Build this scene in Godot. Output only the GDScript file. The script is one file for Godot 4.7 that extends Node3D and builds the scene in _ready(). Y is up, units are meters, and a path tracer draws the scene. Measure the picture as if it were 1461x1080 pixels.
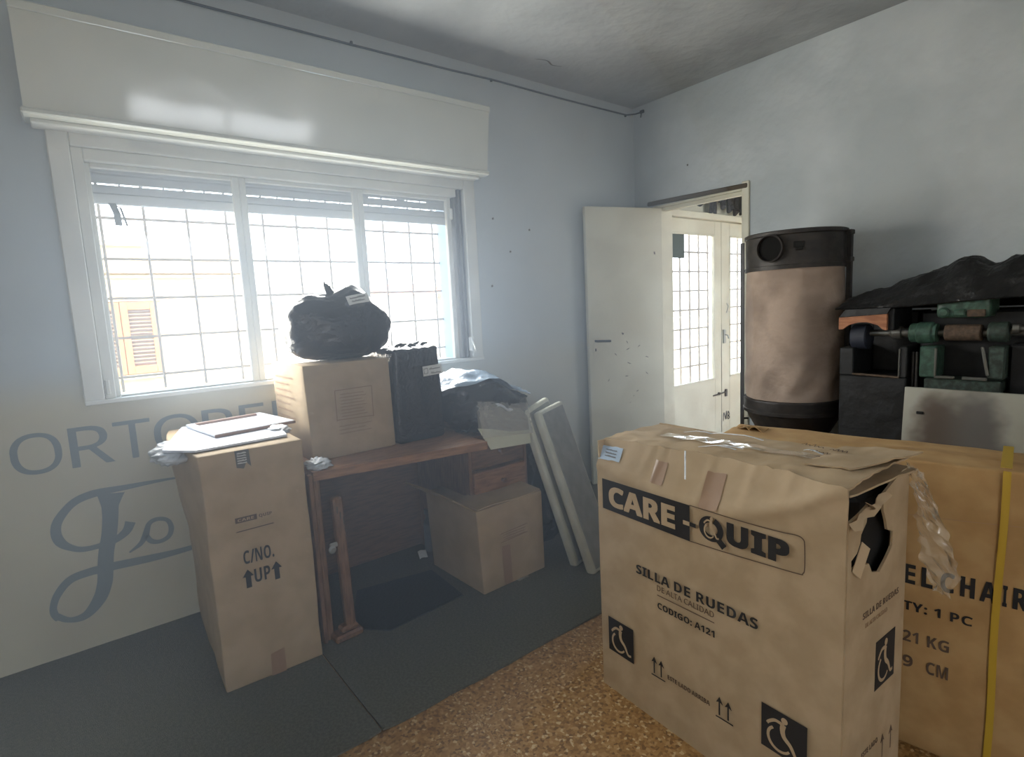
extends Node3D

var rng := RandomNumberGenerator.new()
var M := {}
var taken := {}
var uvf: Callable
var none: Callable
const BK := -2.876   # room face of the window wall
const RT := 3.565    # room face of the right wall
const CEIL := 2.82

func _ready() -> void:
	rng.seed = 7
	# ---- camera
	var cam := Camera3D.new()
	cam.name = "camera"
	cam.keep_aspect = Camera3D.KEEP_HEIGHT
	cam.fov = 68.73
	cam.near = 0.05
	cam.far = 200.0
	cam.transform = Transform3D(view_basis(-38.111, -7.188, -2.885), Vector3(0, 1.35, 0))
	add_child(cam)
	# ---- sky, sun, exposure
	var we := WorldEnvironment.new()
	we.name = "environment"
	var env := Environment.new()
	var sky := Sky.new()
	var sm := ProceduralSkyMaterial.new()
	sm.sky_top_color = Color(0.80, 0.87, 0.95)
	sm.sky_horizon_color = Color(0.95, 0.96, 0.97)
	sm.sky_curve = 0.2
	sm.ground_bottom_color = Color(0.55, 0.52, 0.48)
	sm.ground_horizon_color = Color(0.85, 0.84, 0.82)
	sm.sky_energy_multiplier = 1.0
	sky.sky_material = sm
	env.background_mode = Environment.BG_SKY
	env.sky = sky
	env.background_energy_multiplier = 8.0
	env.tonemap_mode = Environment.TONE_MAPPER_LINEAR
	env.tonemap_exposure = 1.12
	env.volumetric_fog_enabled = true
	env.volumetric_fog_density = 0.0
	env.sdfgi_enabled = true
	env.ssao_enabled = true
	env.ssil_enabled = true
	we.environment = env
	add_child(we)
	var sun := DirectionalLight3D.new()
	sun.name = "sun"
	sun.light_color = Color(1.0, 0.95, 0.86)
	sun.light_energy = 8.0
	sun.light_angular_distance = 0.6
	sun.shadow_enabled = true
	sun.look_at_from_position(Vector3.ZERO, Vector3(0.45, -1.2, -0.62), Vector3.UP)
	add_child(sun)

	# added fill light boosting the window's daylight, of the size of its opening
	var fill_light := AreaLight3D.new()
	fill_light.name = "window_fill_light"
	fill_light.area_size = Vector2(1.72, 0.80)
	fill_light.light_color = Color(1.0, 0.985, 0.945)
	fill_light.light_energy = 6.3
	fill_light.area_range = 12.0
	fill_light.shadow_enabled = true
	fill_light.transform = Transform3D(Basis(Vector3.UP, PI), Vector3(0.99, 1.47, -2.83))
	add_child(fill_light)

	materials()
	haze()
	room_shell()
	window_group()
	hall()
	outside()
	floor_things()
	wall_lettering()
	left_carton()
	desk_group()
	desk_top_things()
	slabs()
	care_carton()
	chair_carton()
	dust_collector()
	machine()

# ------------------------------------------------------------------ helpers
func view_basis(yaw: float, pitch: float, roll: float) -> Basis:
	return Basis(Vector3.UP, deg_to_rad(yaw)) * Basis(Vector3.RIGHT, deg_to_rad(pitch)) * Basis(Vector3.BACK, deg_to_rad(roll))

func numbered(n: String) -> String:
	if not taken.has(n):
		taken[n] = 0
		return n
	taken[n] += 1
	return "%s_%03d" % [n, taken[n]]

func tag(o: Node, label: String, category: String, group := "") -> Node:
	o.set_meta("label", label)
	o.set_meta("category", category)
	if group != "":
		o.set_meta("group", group)
	return o

func thing(called: String, label: String, category: String, at := Vector3.ZERO, b := Basis(), group := "") -> Node3D:
	var o := Node3D.new()
	o.name = numbered(called)
	add_child(o)
	o.transform = Transform3D(b, at)
	tag(o, label, category, group)
	return o

func S() -> SurfaceTool:
	var st := SurfaceTool.new()
	st.begin(Mesh.PRIMITIVE_TRIANGLES)
	st.set_smooth_group(-1)
	return st

func put(called: String, st: SurfaceTool, mat: Material, parent: Node = null) -> MeshInstance3D:
	st.generate_normals()
	st.index()
	st.set_material(mat)
	var mi := MeshInstance3D.new()
	mi.mesh = st.commit()
	if parent == null or parent == self:
		mi.name = numbered(called)
		add_child(mi)
	else:
		mi.name = called
		parent.add_child(mi, true)
	return mi

func struct(called: String, st: SurfaceTool, mat: Material, label: String, category: String) -> MeshInstance3D:
	var o := put(called, st, mat)
	o.set_meta("kind", "structure")
	tag(o, label, category)
	return o

func vtx(st: SurfaceTool, p: Vector3) -> void:
	if uvf.is_valid():
		st.set_uv(uvf.call(p))
	else:
		st.set_uv(Vector2(p.x, -p.y))
	st.add_vertex(p)

func tri(st: SurfaceTool, a: Vector3, b: Vector3, c: Vector3, out: Vector3) -> void:
	if (a - c).cross(a - b).dot(out) < 0.0:
		var t := b
		b = c
		c = t
	vtx(st, a); vtx(st, b); vtx(st, c)

func quad(st: SurfaceTool, a: Vector3, b: Vector3, c: Vector3, d: Vector3, out: Vector3) -> void:
	tri(st, a, b, c, out)
	tri(st, a, c, d, out)

# chamfered box, centred on T
func bx(st: SurfaceTool, T: Transform3D, size: Vector3, bev := 0.003) -> void:
	var h := size * 0.5
	bev = minf(bev, minf(h.x, minf(h.y, h.z)) * 0.8)
	var ax := [Vector3.RIGHT, Vector3.UP, Vector3.BACK]
	for a in 3:
		var u := (a + 1) % 3
		var v := (a + 2) % 3
		for s in [-1.0, 1.0]:
			var o: Vector3 = ax[a] * s
			var base: Vector3 = ax[a] * (s * h[a])
			var du: Vector3 = ax[u] * (h[u] - bev)
			var dv: Vector3 = ax[v] * (h[v] - bev)
			quad(st, T * (base - du - dv), T * (base + du - dv), T * (base + du + dv), T * (base - du + dv), T.basis * o)
	if bev <= 0.0:
		return
	for a in 3:
		var u := (a + 1) % 3
		var v := (a + 2) % 3
		for su in [-1.0, 1.0]:
			for sv in [-1.0, 1.0]:
				var p: Vector3 = ax[u] * (su * h[u]) + ax[v] * (sv * (h[v] - bev))
				var q: Vector3 = ax[u] * (su * (h[u] - bev)) + ax[v] * (sv * h[v])
				var e: Vector3 = ax[a] * (h[a] - bev)
				quad(st, T * (p - e), T * (p + e), T * (q + e), T * (q - e), T.basis * (ax[u] * su + ax[v] * sv))
	for sx in [-1.0, 1.0]:
		for sy in [-1.0, 1.0]:
			for sz in [-1.0, 1.0]:
				var sg := Vector3(sx, sy, sz)
				var pa := Vector3(sx * h.x, sy * (h.y - bev), sz * (h.z - bev))
				var pb := Vector3(sx * (h.x - bev), sy * h.y, sz * (h.z - bev))
				var pc := Vector3(sx * (h.x - bev), sy * (h.y - bev), sz * h.z)
				tri(st, T * pa, T * pb, T * pc, T.basis * sg)

func bxm(st: SurfaceTool, lo: Vector3, hi: Vector3, bev := 0.003) -> void:
	bx(st, Transform3D(Basis(), (lo + hi) * 0.5), (hi - lo).abs(), bev)

func box1(lo: Vector3, hi: Vector3, bev := 0.003) -> SurfaceTool:
	var st := S()
	bxm(st, lo, hi, bev)
	return st

# box with finely divided faces, rounded edges and a deformation
func dbox(st: SurfaceTool, lo: Vector3, hi: Vector3, n: int, r: float, f: Callable) -> void:
	st.set_smooth_group(1)
	var c := (lo + hi) * 0.5
	var h := (hi - lo) * 0.5
	var inner := h - Vector3.ONE * r
	var steps := []
	for a in 3:
		var L := [-h[a], -h[a] + 0.3 * r, -h[a] + r]
		for i in range(1, n):
			L.append(lerpf(-inner[a], inner[a], float(i) / n))
		L.append_array([h[a] - r, h[a] - 0.3 * r, h[a]])
		steps.append(L)
	var fn := func(p: Vector3) -> Vector3:
		var q := p.clamp(-inner, inner)
		var d := p - q
		if d.length() > 1e-6:
			p = q + d.normalized() * minf(r, d.length() * 1.5)
		return f.call(c + p)
	for a in 3:
		var u := (a + 1) % 3
		var v := (a + 2) % 3
		for s in [-1.0, 1.0]:
			var U: Array = steps[u]
			var V: Array = steps[v]
			for i in U.size() - 1:
				for j in V.size() - 1:
					var P := []
					for k in [[i, j], [i + 1, j], [i + 1, j + 1], [i, j + 1]]:
						var p := Vector3.ZERO
						p[a] = s * h[a]
						p[u] = U[k[0]]
						p[v] = V[k[1]]
						P.append(fn.call(p))
					var o := Vector3.ZERO
					o[a] = s
					quad(st, P[0], P[1], P[2], P[3], o)
	st.set_smooth_group(-1)

# smooth one-sided grid
func grid(st: SurfaceTool, nu: int, nv: int, f: Callable, flip := false, sg := 1) -> void:
	st.set_smooth_group(sg)
	var P := []
	for i in nu + 1:
		for j in nv + 1:
			P.append(f.call(float(i) / nu, float(j) / nv))
	for i in nu:
		for j in nv:
			var a: Vector3 = P[i * (nv + 1) + j]
			var b: Vector3 = P[(i + 1) * (nv + 1) + j]
			var c: Vector3 = P[(i + 1) * (nv + 1) + j + 1]
			var d: Vector3 = P[i * (nv + 1) + j + 1]
			if flip:
				vtx(st, a); vtx(st, b); vtx(st, c); vtx(st, a); vtx(st, c); vtx(st, d)
			else:
				vtx(st, a); vtx(st, c); vtx(st, b); vtx(st, a); vtx(st, d); vtx(st, c)
	st.set_smooth_group(-1)

# sheet with thickness: off is the offset to its other face
func sheet(st: SurfaceTool, nu: int, nv: int, f: Callable, off: Vector3) -> void:
	grid(st, nu, nv, f, false, 1)
	grid(st, nu, nv, func(u: float, v: float) -> Vector3: return f.call(u, v) + off, true, 2)
	for e in 4:
		var n := nu if e < 2 else nv
		for i in n:
			var t0 := float(i) / n
			var t1 := float(i + 1) / n
			var a: Vector3
			var b: Vector3
			if e < 2:
				a = f.call(t0, float(e)); b = f.call(t1, float(e))
			else:
				a = f.call(float(e - 2), t0); b = f.call(float(e - 2), t1)
			quad(st, a, b, b + off, a + off, (a + b) * 0.5 - f.call(0.5, 0.5))

func frame_of(dir: Vector3, hint := Vector3.UP) -> Basis:
	var z := dir.normalized()
	if absf(z.dot(hint)) > 0.98:
		hint = Vector3.RIGHT
	var x := hint.cross(z).normalized()
	return Basis(x, z.cross(x), z)

func tube(st: SurfaceTool, pts: Array, r: float, n := 8, r2 := -1.0) -> void:
	if r2 < 0.0:
		r2 = r
	st.set_smooth_group(1)
	var rings := []
	for i in pts.size():
		var d: Vector3 = pts[mini(i + 1, pts.size() - 1)] - pts[maxi(i - 1, 0)]
		var b := frame_of(d)
		var rr := lerpf(r, r2, float(i) / maxi(pts.size() - 1, 1))
		var ring := []
		for k in n:
			var t := TAU * k / n
			ring.append(pts[i] + b.x * (cos(t) * rr) + b.y * (sin(t) * rr))
		rings.append(ring)
	for i in rings.size() - 1:
		for k in n:
			var k2 := (k + 1) % n
			var mid: Vector3 = (rings[i][k] + rings[i][k2]) * 0.5 - pts[i]
			quad(st, rings[i][k], rings[i][k2], rings[i + 1][k2], rings[i + 1][k], mid)
	st.set_smooth_group(-1)
	for e in [0, rings.size() - 1]:
		var out: Vector3 = pts[0] - pts[1] if e == 0 else pts[-1] - pts[-2]
		for k in range(1, n - 1):
			tri(st, rings[e][0], rings[e][k], rings[e][k + 1], out)

# profile of Vector2(radius, height) turned about the local y axis
func lathe(st: SurfaceTool, prof: Array, n := 48, T := Transform3D(), wob: Callable = none) -> void:
	for i in prof.size() - 1:
		st.set_smooth_group(i + 10)
		var a: Vector2 = prof[i]
		var b: Vector2 = prof[i + 1]
		var nn := Vector2(b.y - a.y, a.x - b.x)
		for k in n:
			var t0 := TAU * k / n
			var t1 := TAU * (k + 1) / n
			var P := []
			for q in [[a, t0], [a, t1], [b, t1], [b, t0]]:
				var rr: float = q[0].x
				if wob.is_valid():
					rr += wob.call(q[1], q[0].y)
				P.append(T * Vector3(cos(q[1]) * rr, q[0].y, sin(q[1]) * rr))
			var tm := (t0 + t1) * 0.5
			quad(st, P[0], P[1], P[2], P[3], T.basis * Vector3(cos(tm) * nn.x, nn.y, sin(tm) * nn.x))
	st.set_smooth_group(-1)

# flat polygon given in (u, v) of the frame F, raised h along its normal
func plate(st: SurfaceTool, F: Transform3D, poly: PackedVector2Array, h: float, z0 := 0.0) -> void:
	var ix := Geometry2D.triangulate_polygon(poly)
	var up := Vector3(0, 0, 1)
	for i in range(0, ix.size(), 3):
		var a := poly[ix[i]]
		var b := poly[ix[i + 1]]
		var c := poly[ix[i + 2]]
		tri(st, F * Vector3(a.x, a.y, z0 + h), F * Vector3(b.x, b.y, z0 + h), F * Vector3(c.x, c.y, z0 + h), F.basis * up)
		tri(st, F * Vector3(a.x, a.y, z0), F * Vector3(b.x, b.y, z0), F * Vector3(c.x, c.y, z0), F.basis * -up)
	var cw := Geometry2D.is_polygon_clockwise(poly)
	for i in poly.size():
		var a := poly[i]
		var b := poly[(i + 1) % poly.size()]
		var n := Vector2(b.y - a.y, a.x - b.x) * (-1.0 if cw else 1.0)
		quad(st, F * Vector3(a.x, a.y, z0), F * Vector3(b.x, b.y, z0), F * Vector3(b.x, b.y, z0 + h), F * Vector3(a.x, a.y, z0 + h), F.basis * Vector3(n.x, n.y, 0))

func V2(L: Array) -> PackedVector2Array:
	var p := PackedVector2Array()
	for i in range(0, L.size(), 2):
		p.append(Vector2(L[i], L[i + 1]))
	return p

func rect(x0: float, y0: float, x1: float, y1: float) -> PackedVector2Array:
	return PackedVector2Array([Vector2(x0, y0), Vector2(x1, y0), Vector2(x1, y1), Vector2(x0, y1)])

# brush stroke of given widths along a smooth line
func stroke(st: SurfaceTool, F: Transform3D, pts: PackedVector2Array, w: Array, h := 0.0006, z0 := 0.0) -> void:
	var C := Curve2D.new()
	for i in pts.size():
		var t := (pts[mini(i + 1, pts.size() - 1)] - pts[maxi(i - 1, 0)]) / 6.0
		C.add_point(pts[i], -t, t)
	var N := maxi(2, (pts.size() - 1) * 6)
	var L: PackedVector2Array = PackedVector2Array()
	var Rr: PackedVector2Array = PackedVector2Array()
	for i in N + 1:
		var f := float(i) / N * (pts.size() - 1)
		var k := mini(int(f), pts.size() - 2)
		var p := C.sample(k, f - k)
		var d := (C.sample(k, minf(f - k + 0.05, 1.0)) - C.sample(k, maxf(f - k - 0.05, 0.0))).normalized()
		var fw := float(i) / N * (w.size() - 1)
		var kw := mini(int(fw), maxi(w.size() - 2, 0))
		var ww: float = w[0] if w.size() == 1 else lerpf(w[kw], w[kw + 1], fw - kw)
		L.append(p + Vector2(-d.y, d.x) * ww * 0.5)
		Rr.append(p - Vector2(-d.y, d.x) * ww * 0.5)
	for i in N:
		var z := Vector3(0, 0, 1)
		quad(st, F * Vector3(L[i].x, L[i].y, z0 + h), F * Vector3(L[i + 1].x, L[i + 1].y, z0 + h), F * Vector3(Rr[i + 1].x, Rr[i + 1].y, z0 + h), F * Vector3(Rr[i].x, Rr[i].y, z0 + h), F.basis * z)

func scribble(st: SurfaceTool, F: Transform3D, x0: float, y0: float, length: float, hgt: float, w: float, r: RandomNumberGenerator) -> void:
	var p := PackedVector2Array()
	var n := int(length / hgt * 2.4) + 3
	for i in n:
		p.append(Vector2(x0 + length * i / (n - 1), y0 + (hgt if i % 2 else 0.0) * r.randf_range(0.4, 1.0)))
	stroke(st, F, p, [w])

# printed words fitted into a rectangle of the frame F; bold by weight; skew leans the letters
func words(called: String, text: String, F: Transform3D, x0: float, y0: float, w: float, h: float, mat: Material, parent: Node, weight := 400, skew := 0.0, depth := 0.0006, fat := 0.0) -> MeshInstance3D:
	var tm := TextMesh.new()
	var sf := SystemFont.new()
	sf.font_names = PackedStringArray(["Droid Sans"])
	sf.font_weight = weight
	tm.font = sf
	tm.text = text
	tm.font_size = 48
	tm.pixel_size = 0.01
	tm.depth = 0.02
	tm.curve_step = 1.0
	var arr := tm.get_mesh_arrays()
	var vs: PackedVector3Array = arr[Mesh.ARRAY_VERTEX]
	var ix: PackedInt32Array = arr[Mesh.ARRAY_INDEX] if arr[Mesh.ARRAY_INDEX] != null else PackedInt32Array(range(vs.size()))
	var lo := vs[0]
	var hi := vs[0]
	for v in vs:
		lo = lo.min(v)
		hi = hi.max(v)
	var sz := hi - lo
	# one mesh per word: cut where the gap between the letters is wide
	var spans := []
	for k in range(0, ix.size(), 3):
		var a := minf(vs[ix[k]].x, minf(vs[ix[k + 1]].x, vs[ix[k + 2]].x))
		var b := maxf(vs[ix[k]].x, maxf(vs[ix[k + 1]].x, vs[ix[k + 2]].x))
		spans.append(Vector2(a, b))
	spans.sort()
	var cuts := []
	var reach: float = spans[0].y
	for p in spans:
		if p.x - reach > 0.22 * sz.y:
			cuts.append((p.x + reach) * 0.5)
		reach = maxf(reach, p.y)
	cuts.append(hi.x + 1.0)
	# heavy type: the same letters laid over each other a little apart
	var laps := [Vector3.ZERO]
	if fat > 0.0:
		laps = [Vector3(-fat, -fat, 0), Vector3(fat, -fat, 0.0001), Vector3(-fat, fat, 0.0002), Vector3(fat, fat, 0.0003)]
	var from := lo.x - 1.0
	var last: MeshInstance3D
	for cut in cuts:
		var st := S()
		for o in laps:
			for k in range(0, ix.size(), 3):
				var m := (vs[ix[k]].x + vs[ix[k + 1]].x + vs[ix[k + 2]].x) / 3.0
				if m < from or m > cut:
					continue
				for e in 3:
					var q := (vs[ix[k + e]] - lo) / sz
					st.set_uv(Vector2(q.x, q.y))
					st.add_vertex(F * (Vector3(x0 + fat + q.x * (w - 2 * fat) + q.y * h * skew, y0 + fat + q.y * (h - 2 * fat), q.z * depth) + o))
		last = put(called, st, mat, parent)
		from = cut
	return last

func icon(st_bg: SurfaceTool, st_fg: SurfaceTool, F: Transform3D, x0: float, y0: float, w: float, h: float) -> void:
	if st_bg != null:
		plate(st_bg, F, rect(x0, y0, x0 + w, y0 + h), 0.0005)
	var G := F * Transform3D(Basis(Vector3(w, 0, 0), Vector3(0, h, 0), Vector3(0, 0, 1)), Vector3(x0, y0, 0.0005))
	var disc := PackedVector2Array()
	for i in 16:
		disc.append(Vector2(0.52, 0.85) + Vector2(cos(TAU * i / 16), sin(TAU * i / 16)) * 0.072)
	plate(st_fg, G, disc, 0.0005)
	stroke(st_fg, G, V2([0.52, 0.75, 0.32, 0.76, 0.18, 0.66, 0.14, 0.6]), [0.075, 0.06], 0.0005)
	stroke(st_fg, G, V2([0.5, 0.76, 0.48, 0.62, 0.52, 0.48, 0.66, 0.36, 0.78, 0.17, 0.9, 0.17]), [0.12, 0.11, 0.1, 0.07, 0.06], 0.0005)
	var arc := PackedVector2Array()
	for i in 13:
		var t := deg_to_rad(125.0 + 200.0 * i / 12)
		arc.append(Vector2(0.42, 0.36) + Vector2(cos(t) * 0.26, sin(t) * 0.26))
	stroke(st_fg, G, arc, [0.06, 0.07, 0.05], 0.0005)

func blob(st: SurfaceTool, nu: int, nv: int, f: Callable) -> void:
	st.set_smooth_group(1)
	var P := []
	for j in nv + 1:
		var row := []
		var th := PI * j / nv
		for i in nu:
			var ph := TAU * i / nu
			row.append(f.call(Vector3(sin(th) * cos(ph), cos(th), sin(th) * sin(ph))))
		P.append(row)
	for j in nv:
		for i in nu:
			var i2 := (i + 1) % nu
			var a: Vector3 = P[j][i]
			var b: Vector3 = P[j][i2]
			var c: Vector3 = P[j + 1][i2]
			var d: Vector3 = P[j + 1][i]
			if j > 0:
				vtx(st, a); vtx(st, b); vtx(st, c)
			if j < nv - 1:
				vtx(st, a); vtx(st, c); vtx(st, d)
	st.set_smooth_group(-1)

func sgnpow(x: float, e: float) -> float:
	return signf(x) * pow(absf(x), e)

# ------------------------------------------------------------------ materials
func noise(freq: float, sd: int, oct := 4, kind := FastNoiseLite.TYPE_SIMPLEX_SMOOTH, ridged := false) -> FastNoiseLite:
	var n := FastNoiseLite.new()
	n.noise_type = kind
	n.frequency = freq
	n.seed = sd
	n.fractal_octaves = oct
	n.fractal_type = FastNoiseLite.FRACTAL_RIDGED if ridged else FastNoiseLite.FRACTAL_FBM
	return n

func ntex(n: FastNoiseLite, cols: Array, offs: Array, size := 512, constant := false) -> NoiseTexture2D:
	var t := NoiseTexture2D.new()
	t.width = size
	t.height = size
	t.seamless = true
	t.noise = n
	var g := Gradient.new()
	g.colors = PackedColorArray(cols)
	g.offsets = PackedFloat32Array(offs)
	if constant:
		g.interpolation_mode = Gradient.GRADIENT_INTERPOLATE_CONSTANT
	t.color_ramp = g
	return t

func nmap(n: FastNoiseLite, strength: float, size := 512) -> NoiseTexture2D:
	var t := NoiseTexture2D.new()
	t.width = size
	t.height = size
	t.seamless = true
	t.noise = n
	t.as_normal_map = true
	t.bump_strength = strength
	return t

func mat(c: Color, rough := 0.7, metal := 0.0) -> StandardMaterial3D:
	var m := StandardMaterial3D.new()
	m.albedo_color = c
	m.roughness = rough
	m.metallic = metal
	return m

# tinted by noise and bumped by another noise; scale is repeats per metre
func tmat(a: Color, b: Color, freq: float, scale: float, rough: float, sd: int, bump: NoiseTexture2D = null, bs := 0.5, world := false) -> StandardMaterial3D:
	var m := mat(Color.WHITE, rough)
	m.albedo_texture = ntex(noise(freq, sd, 5), [a, a.lerp(b, 0.5), b], [0.25, 0.5, 0.75])
	m.uv1_triplanar = true
	m.uv1_world_triplanar = world
	m.uv1_scale = Vector3.ONE * scale
	if bump != null:
		m.normal_enabled = true
		m.normal_texture = bump
		m.normal_scale = bs
	return m

func materials() -> void:
	var fine := nmap(noise(0.05, 3, 4), 3.0)
	var soft := nmap(noise(0.008, 5, 4), 6.0)
	var crinkle := nmap(noise(0.012, 9, 5, FastNoiseLite.TYPE_SIMPLEX_SMOOTH, true), 9.0)
	M.wall = tmat(Color(0.77, 0.80, 0.815), Color(0.70, 0.735, 0.75), 0.006, 0.35, 0.75, 21, fine, 0.25, true)
	M.ceil = tmat(Color(0.66, 0.675, 0.68), Color(0.60, 0.615, 0.62), 0.006, 0.4, 0.85, 22, fine, 0.3, true)
	M.card = tmat(Color(0.70, 0.615, 0.495), Color(0.655, 0.57, 0.45), 0.01, 1.3, 0.8, 23, soft, 0.35)
	M.card_warm = tmat(Color(0.72, 0.59, 0.40), Color(0.67, 0.53, 0.345), 0.01, 1.3, 0.8, 24, soft, 0.3)
	M.card_edge = mat(Color(0.66, 0.53, 0.40), 0.85)
	M.card_in = mat(Color(0.50, 0.39, 0.28), 0.9)
	M.tape = mat(Color(0.60, 0.485, 0.385), 0.35)
	M.tape_clear = mat(Color(0.90, 0.86, 0.78, 0.16), 0.1)
	M.tape_clear.transparency = BaseMaterial3D.TRANSPARENCY_ALPHA
	M.clear = mat(Color(0.93, 0.92, 0.88, 0.2), 0.12)
	M.clear.transparency = BaseMaterial3D.TRANSPARENCY_ALPHA
	M.clear.normal_enabled = true
	M.clear.normal_texture = crinkle
	M.clear.uv1_triplanar = true
	M.clear.uv1_scale = Vector3.ONE * 6.0
	M.foil = mat(Color(0.82, 0.84, 0.86), 0.18)
	M.foil.normal_enabled = true
	M.foil.normal_texture = crinkle
	M.foil.normal_scale = 1.0
	M.foil.uv1_triplanar = true
	M.foil.uv1_scale = Vector3.ONE * 5.0
	M.ink = mat(Color(0.13, 0.125, 0.13), 0.8)
	M.ink_soft = mat(Color(0.36, 0.29, 0.235), 0.8)
	M.ink_faint = mat(Color(0.56, 0.45, 0.35), 0.85)
	M.card_print = mat(Color(0.70, 0.61, 0.49), 0.8)
	M.white = tmat(Color(0.87, 0.87, 0.84), Color(0.82, 0.825, 0.80), 0.006, 0.7, 0.45, 25, null)
	M.cream = tmat(Color(0.86, 0.865, 0.82), Color(0.82, 0.83, 0.785), 0.004, 0.6, 0.13, 26, nmap(noise(0.006, 15, 3), 4.0), 0.25)
	M.cream.clearcoat_enabled = true
	M.cream.clearcoat = 1.0
	M.cream.metallic_specular = 0.8
	M.cream.clearcoat_roughness = 0.06
	M.doorp = tmat(Color(0.86, 0.855, 0.79), Color(0.80, 0.79, 0.72), 0.004, 0.8, 0.5, 27, soft, 0.15)
	M.grime = mat(Color(0.34, 0.31, 0.27), 0.8)
	M.bar = mat(Color(0.62, 0.58, 0.54), 0.6)
	M.slat = mat(Color(0.74, 0.76, 0.78), 0.5)
	M.track = mat(Color(0.40, 0.41, 0.41), 0.6)
	M.alu = mat(Color(0.70, 0.71, 0.70), 0.35, 0.6)
	M.glass = mat(Color(0.95, 0.98, 0.98, 0.06), 0.02)
	M.glass.transparency = BaseMaterial3D.TRANSPARENCY_ALPHA
	M.black = tmat(Color(0.10, 0.105, 0.11), Color(0.07, 0.07, 0.075), 0.01, 2.0, 0.55, 28, soft, 0.4)
	M.bag = mat(Color(0.075, 0.08, 0.095), 0.24)
	M.bag.normal_enabled = true
	M.bag.normal_texture = crinkle
	M.bag.normal_scale = 0.5
	M.bag.uv1_triplanar = true
	M.bag.uv1_scale = Vector3.ONE * 2.4
	M.cloth = mat(Color(0.06, 0.06, 0.065), 0.5)
	M.cloth.normal_enabled = true
	M.cloth.normal_texture = crinkle
	M.cloth.normal_scale = 0.8
	M.cloth.uv1_triplanar = true
	M.cloth.uv1_scale = Vector3.ONE * 1.6
	M.blueplastic = mat(Color(0.62, 0.70, 0.78, 0.75), 0.2)
	M.blueplastic.transparency = BaseMaterial3D.TRANSPARENCY_ALPHA
	M.blueplastic.normal_enabled = true
	M.blueplastic.normal_texture = crinkle
	M.blueplastic.uv1_triplanar = true
	M.blueplastic.uv1_scale = Vector3.ONE * 3.0
	M.paper = mat(Color(0.86, 0.86, 0.84), 0.8)
	M.paperblue = mat(Color(0.72, 0.80, 0.88), 0.7)
	M.pale = mat(Color(0.83, 0.83, 0.74), 0.7)
	M.slab = tmat(Color(0.86, 0.86, 0.80), Color(0.80, 0.80, 0.74), 0.01, 2.0, 0.75, 29, fine, 0.3)
	M.slab_face = tmat(Color(0.64, 0.645, 0.63), Color(0.58, 0.585, 0.57), 0.01, 2.0, 0.75, 30, fine, 0.3)
	M.strap = mat(Color(0.74, 0.61, 0.20), 0.4)
	M.lam = mat(Color(0.86, 0.88, 0.92), 0.22)
	M.frame_w = mat(Color(0.55, 0.44, 0.38), 0.5)
	# woods: noise stretched along the grain
	M.wood = wood(Color(0.62, 0.46, 0.33), Color(0.50, 0.355, 0.25), Vector3(0.7, 5.0, 5.0), 31, 0.42)
	M.wood_up = wood(Color(0.53, 0.40, 0.30), Color(0.42, 0.30, 0.22), Vector3(6.0, 0.8, 6.0), 32, 0.5)
	M.wood_dark = wood(Color(0.48, 0.35, 0.26), Color(0.38, 0.275, 0.20), Vector3(0.7, 5.0, 5.0), 33, 0.5)
	M.orange = wood(Color(0.66, 0.44, 0.30), Color(0.56, 0.35, 0.23), Vector3(5.0, 5.0, 1.0), 34, 0.6)
	M.carpet = tmat(Color(0.415, 0.41, 0.365), Color(0.34, 0.335, 0.295), 0.09, 1.6, 0.95, 35, nmap(noise(0.3, 36, 2), 5.0), 0.35, true)
	M.mat = tmat(Color(0.15, 0.165, 0.20), Color(0.11, 0.12, 0.15), 0.05, 2.0, 0.6, 37, fine, 0.4)
	var tz := noise(0.07, 40, 1, FastNoiseLite.TYPE_CELLULAR)
	tz.cellular_return_type = FastNoiseLite.RETURN_CELL_VALUE
	tz.cellular_jitter = 1.2
	tz.domain_warp_enabled = true
	tz.domain_warp_amplitude = 6.0
	tz.domain_warp_frequency = 0.06
	M.terrazzo = mat(Color.WHITE, 0.42)
	M.terrazzo.albedo_texture = ntex(tz, [Color(0.64, 0.49, 0.30), Color(0.57, 0.42, 0.245), Color(0.67, 0.52, 0.33), Color(0.47, 0.34, 0.20), Color(0.62, 0.47, 0.28), Color(0.78, 0.68, 0.52), Color(0.60, 0.45, 0.265), Color(0.70, 0.56, 0.38), Color(0.53, 0.39, 0.23)], [0.0, 0.13, 0.25, 0.36, 0.46, 0.60, 0.67, 0.80, 0.9], 1024, true)
	M.terrazzo.uv1_triplanar = true
	M.terrazzo.uv1_world_triplanar = true
	M.terrazzo.uv1_scale = Vector3.ONE * 1.7
	M.canvas = tmat(Color(0.705, 0.63, 0.57), Color(0.57, 0.505, 0.455), 0.006, 1.0, 0.9, 41, fine, 0.5)
	M.iron = tmat(Color(0.20, 0.18, 0.165), Color(0.13, 0.12, 0.115), 0.015, 2.0, 0.55, 42, soft, 0.5)
	M.iron_dark = mat(Color(0.05, 0.05, 0.05), 0.8)
	M.machine = tmat(Color(0.115, 0.12, 0.13), Color(0.075, 0.08, 0.085), 0.01, 2.0, 0.5, 43, soft, 0.4)
	M.green = tmat(Color(0.27, 0.39, 0.33), Color(0.18, 0.27, 0.23), 0.02, 3.0, 0.45, 44, soft, 0.4)
	M.green_dull = tmat(Color(0.24, 0.31, 0.275), Color(0.16, 0.19, 0.17), 0.02, 3.0, 0.55, 45, soft, 0.4)
	M.steel = mat(Color(0.52, 0.52, 0.50), 0.35, 0.8)
	M.roller = tmat(Color(0.38, 0.31, 0.25), Color(0.27, 0.22, 0.18), 0.03, 3.0, 0.8, 46, fine, 0.5)
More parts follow.
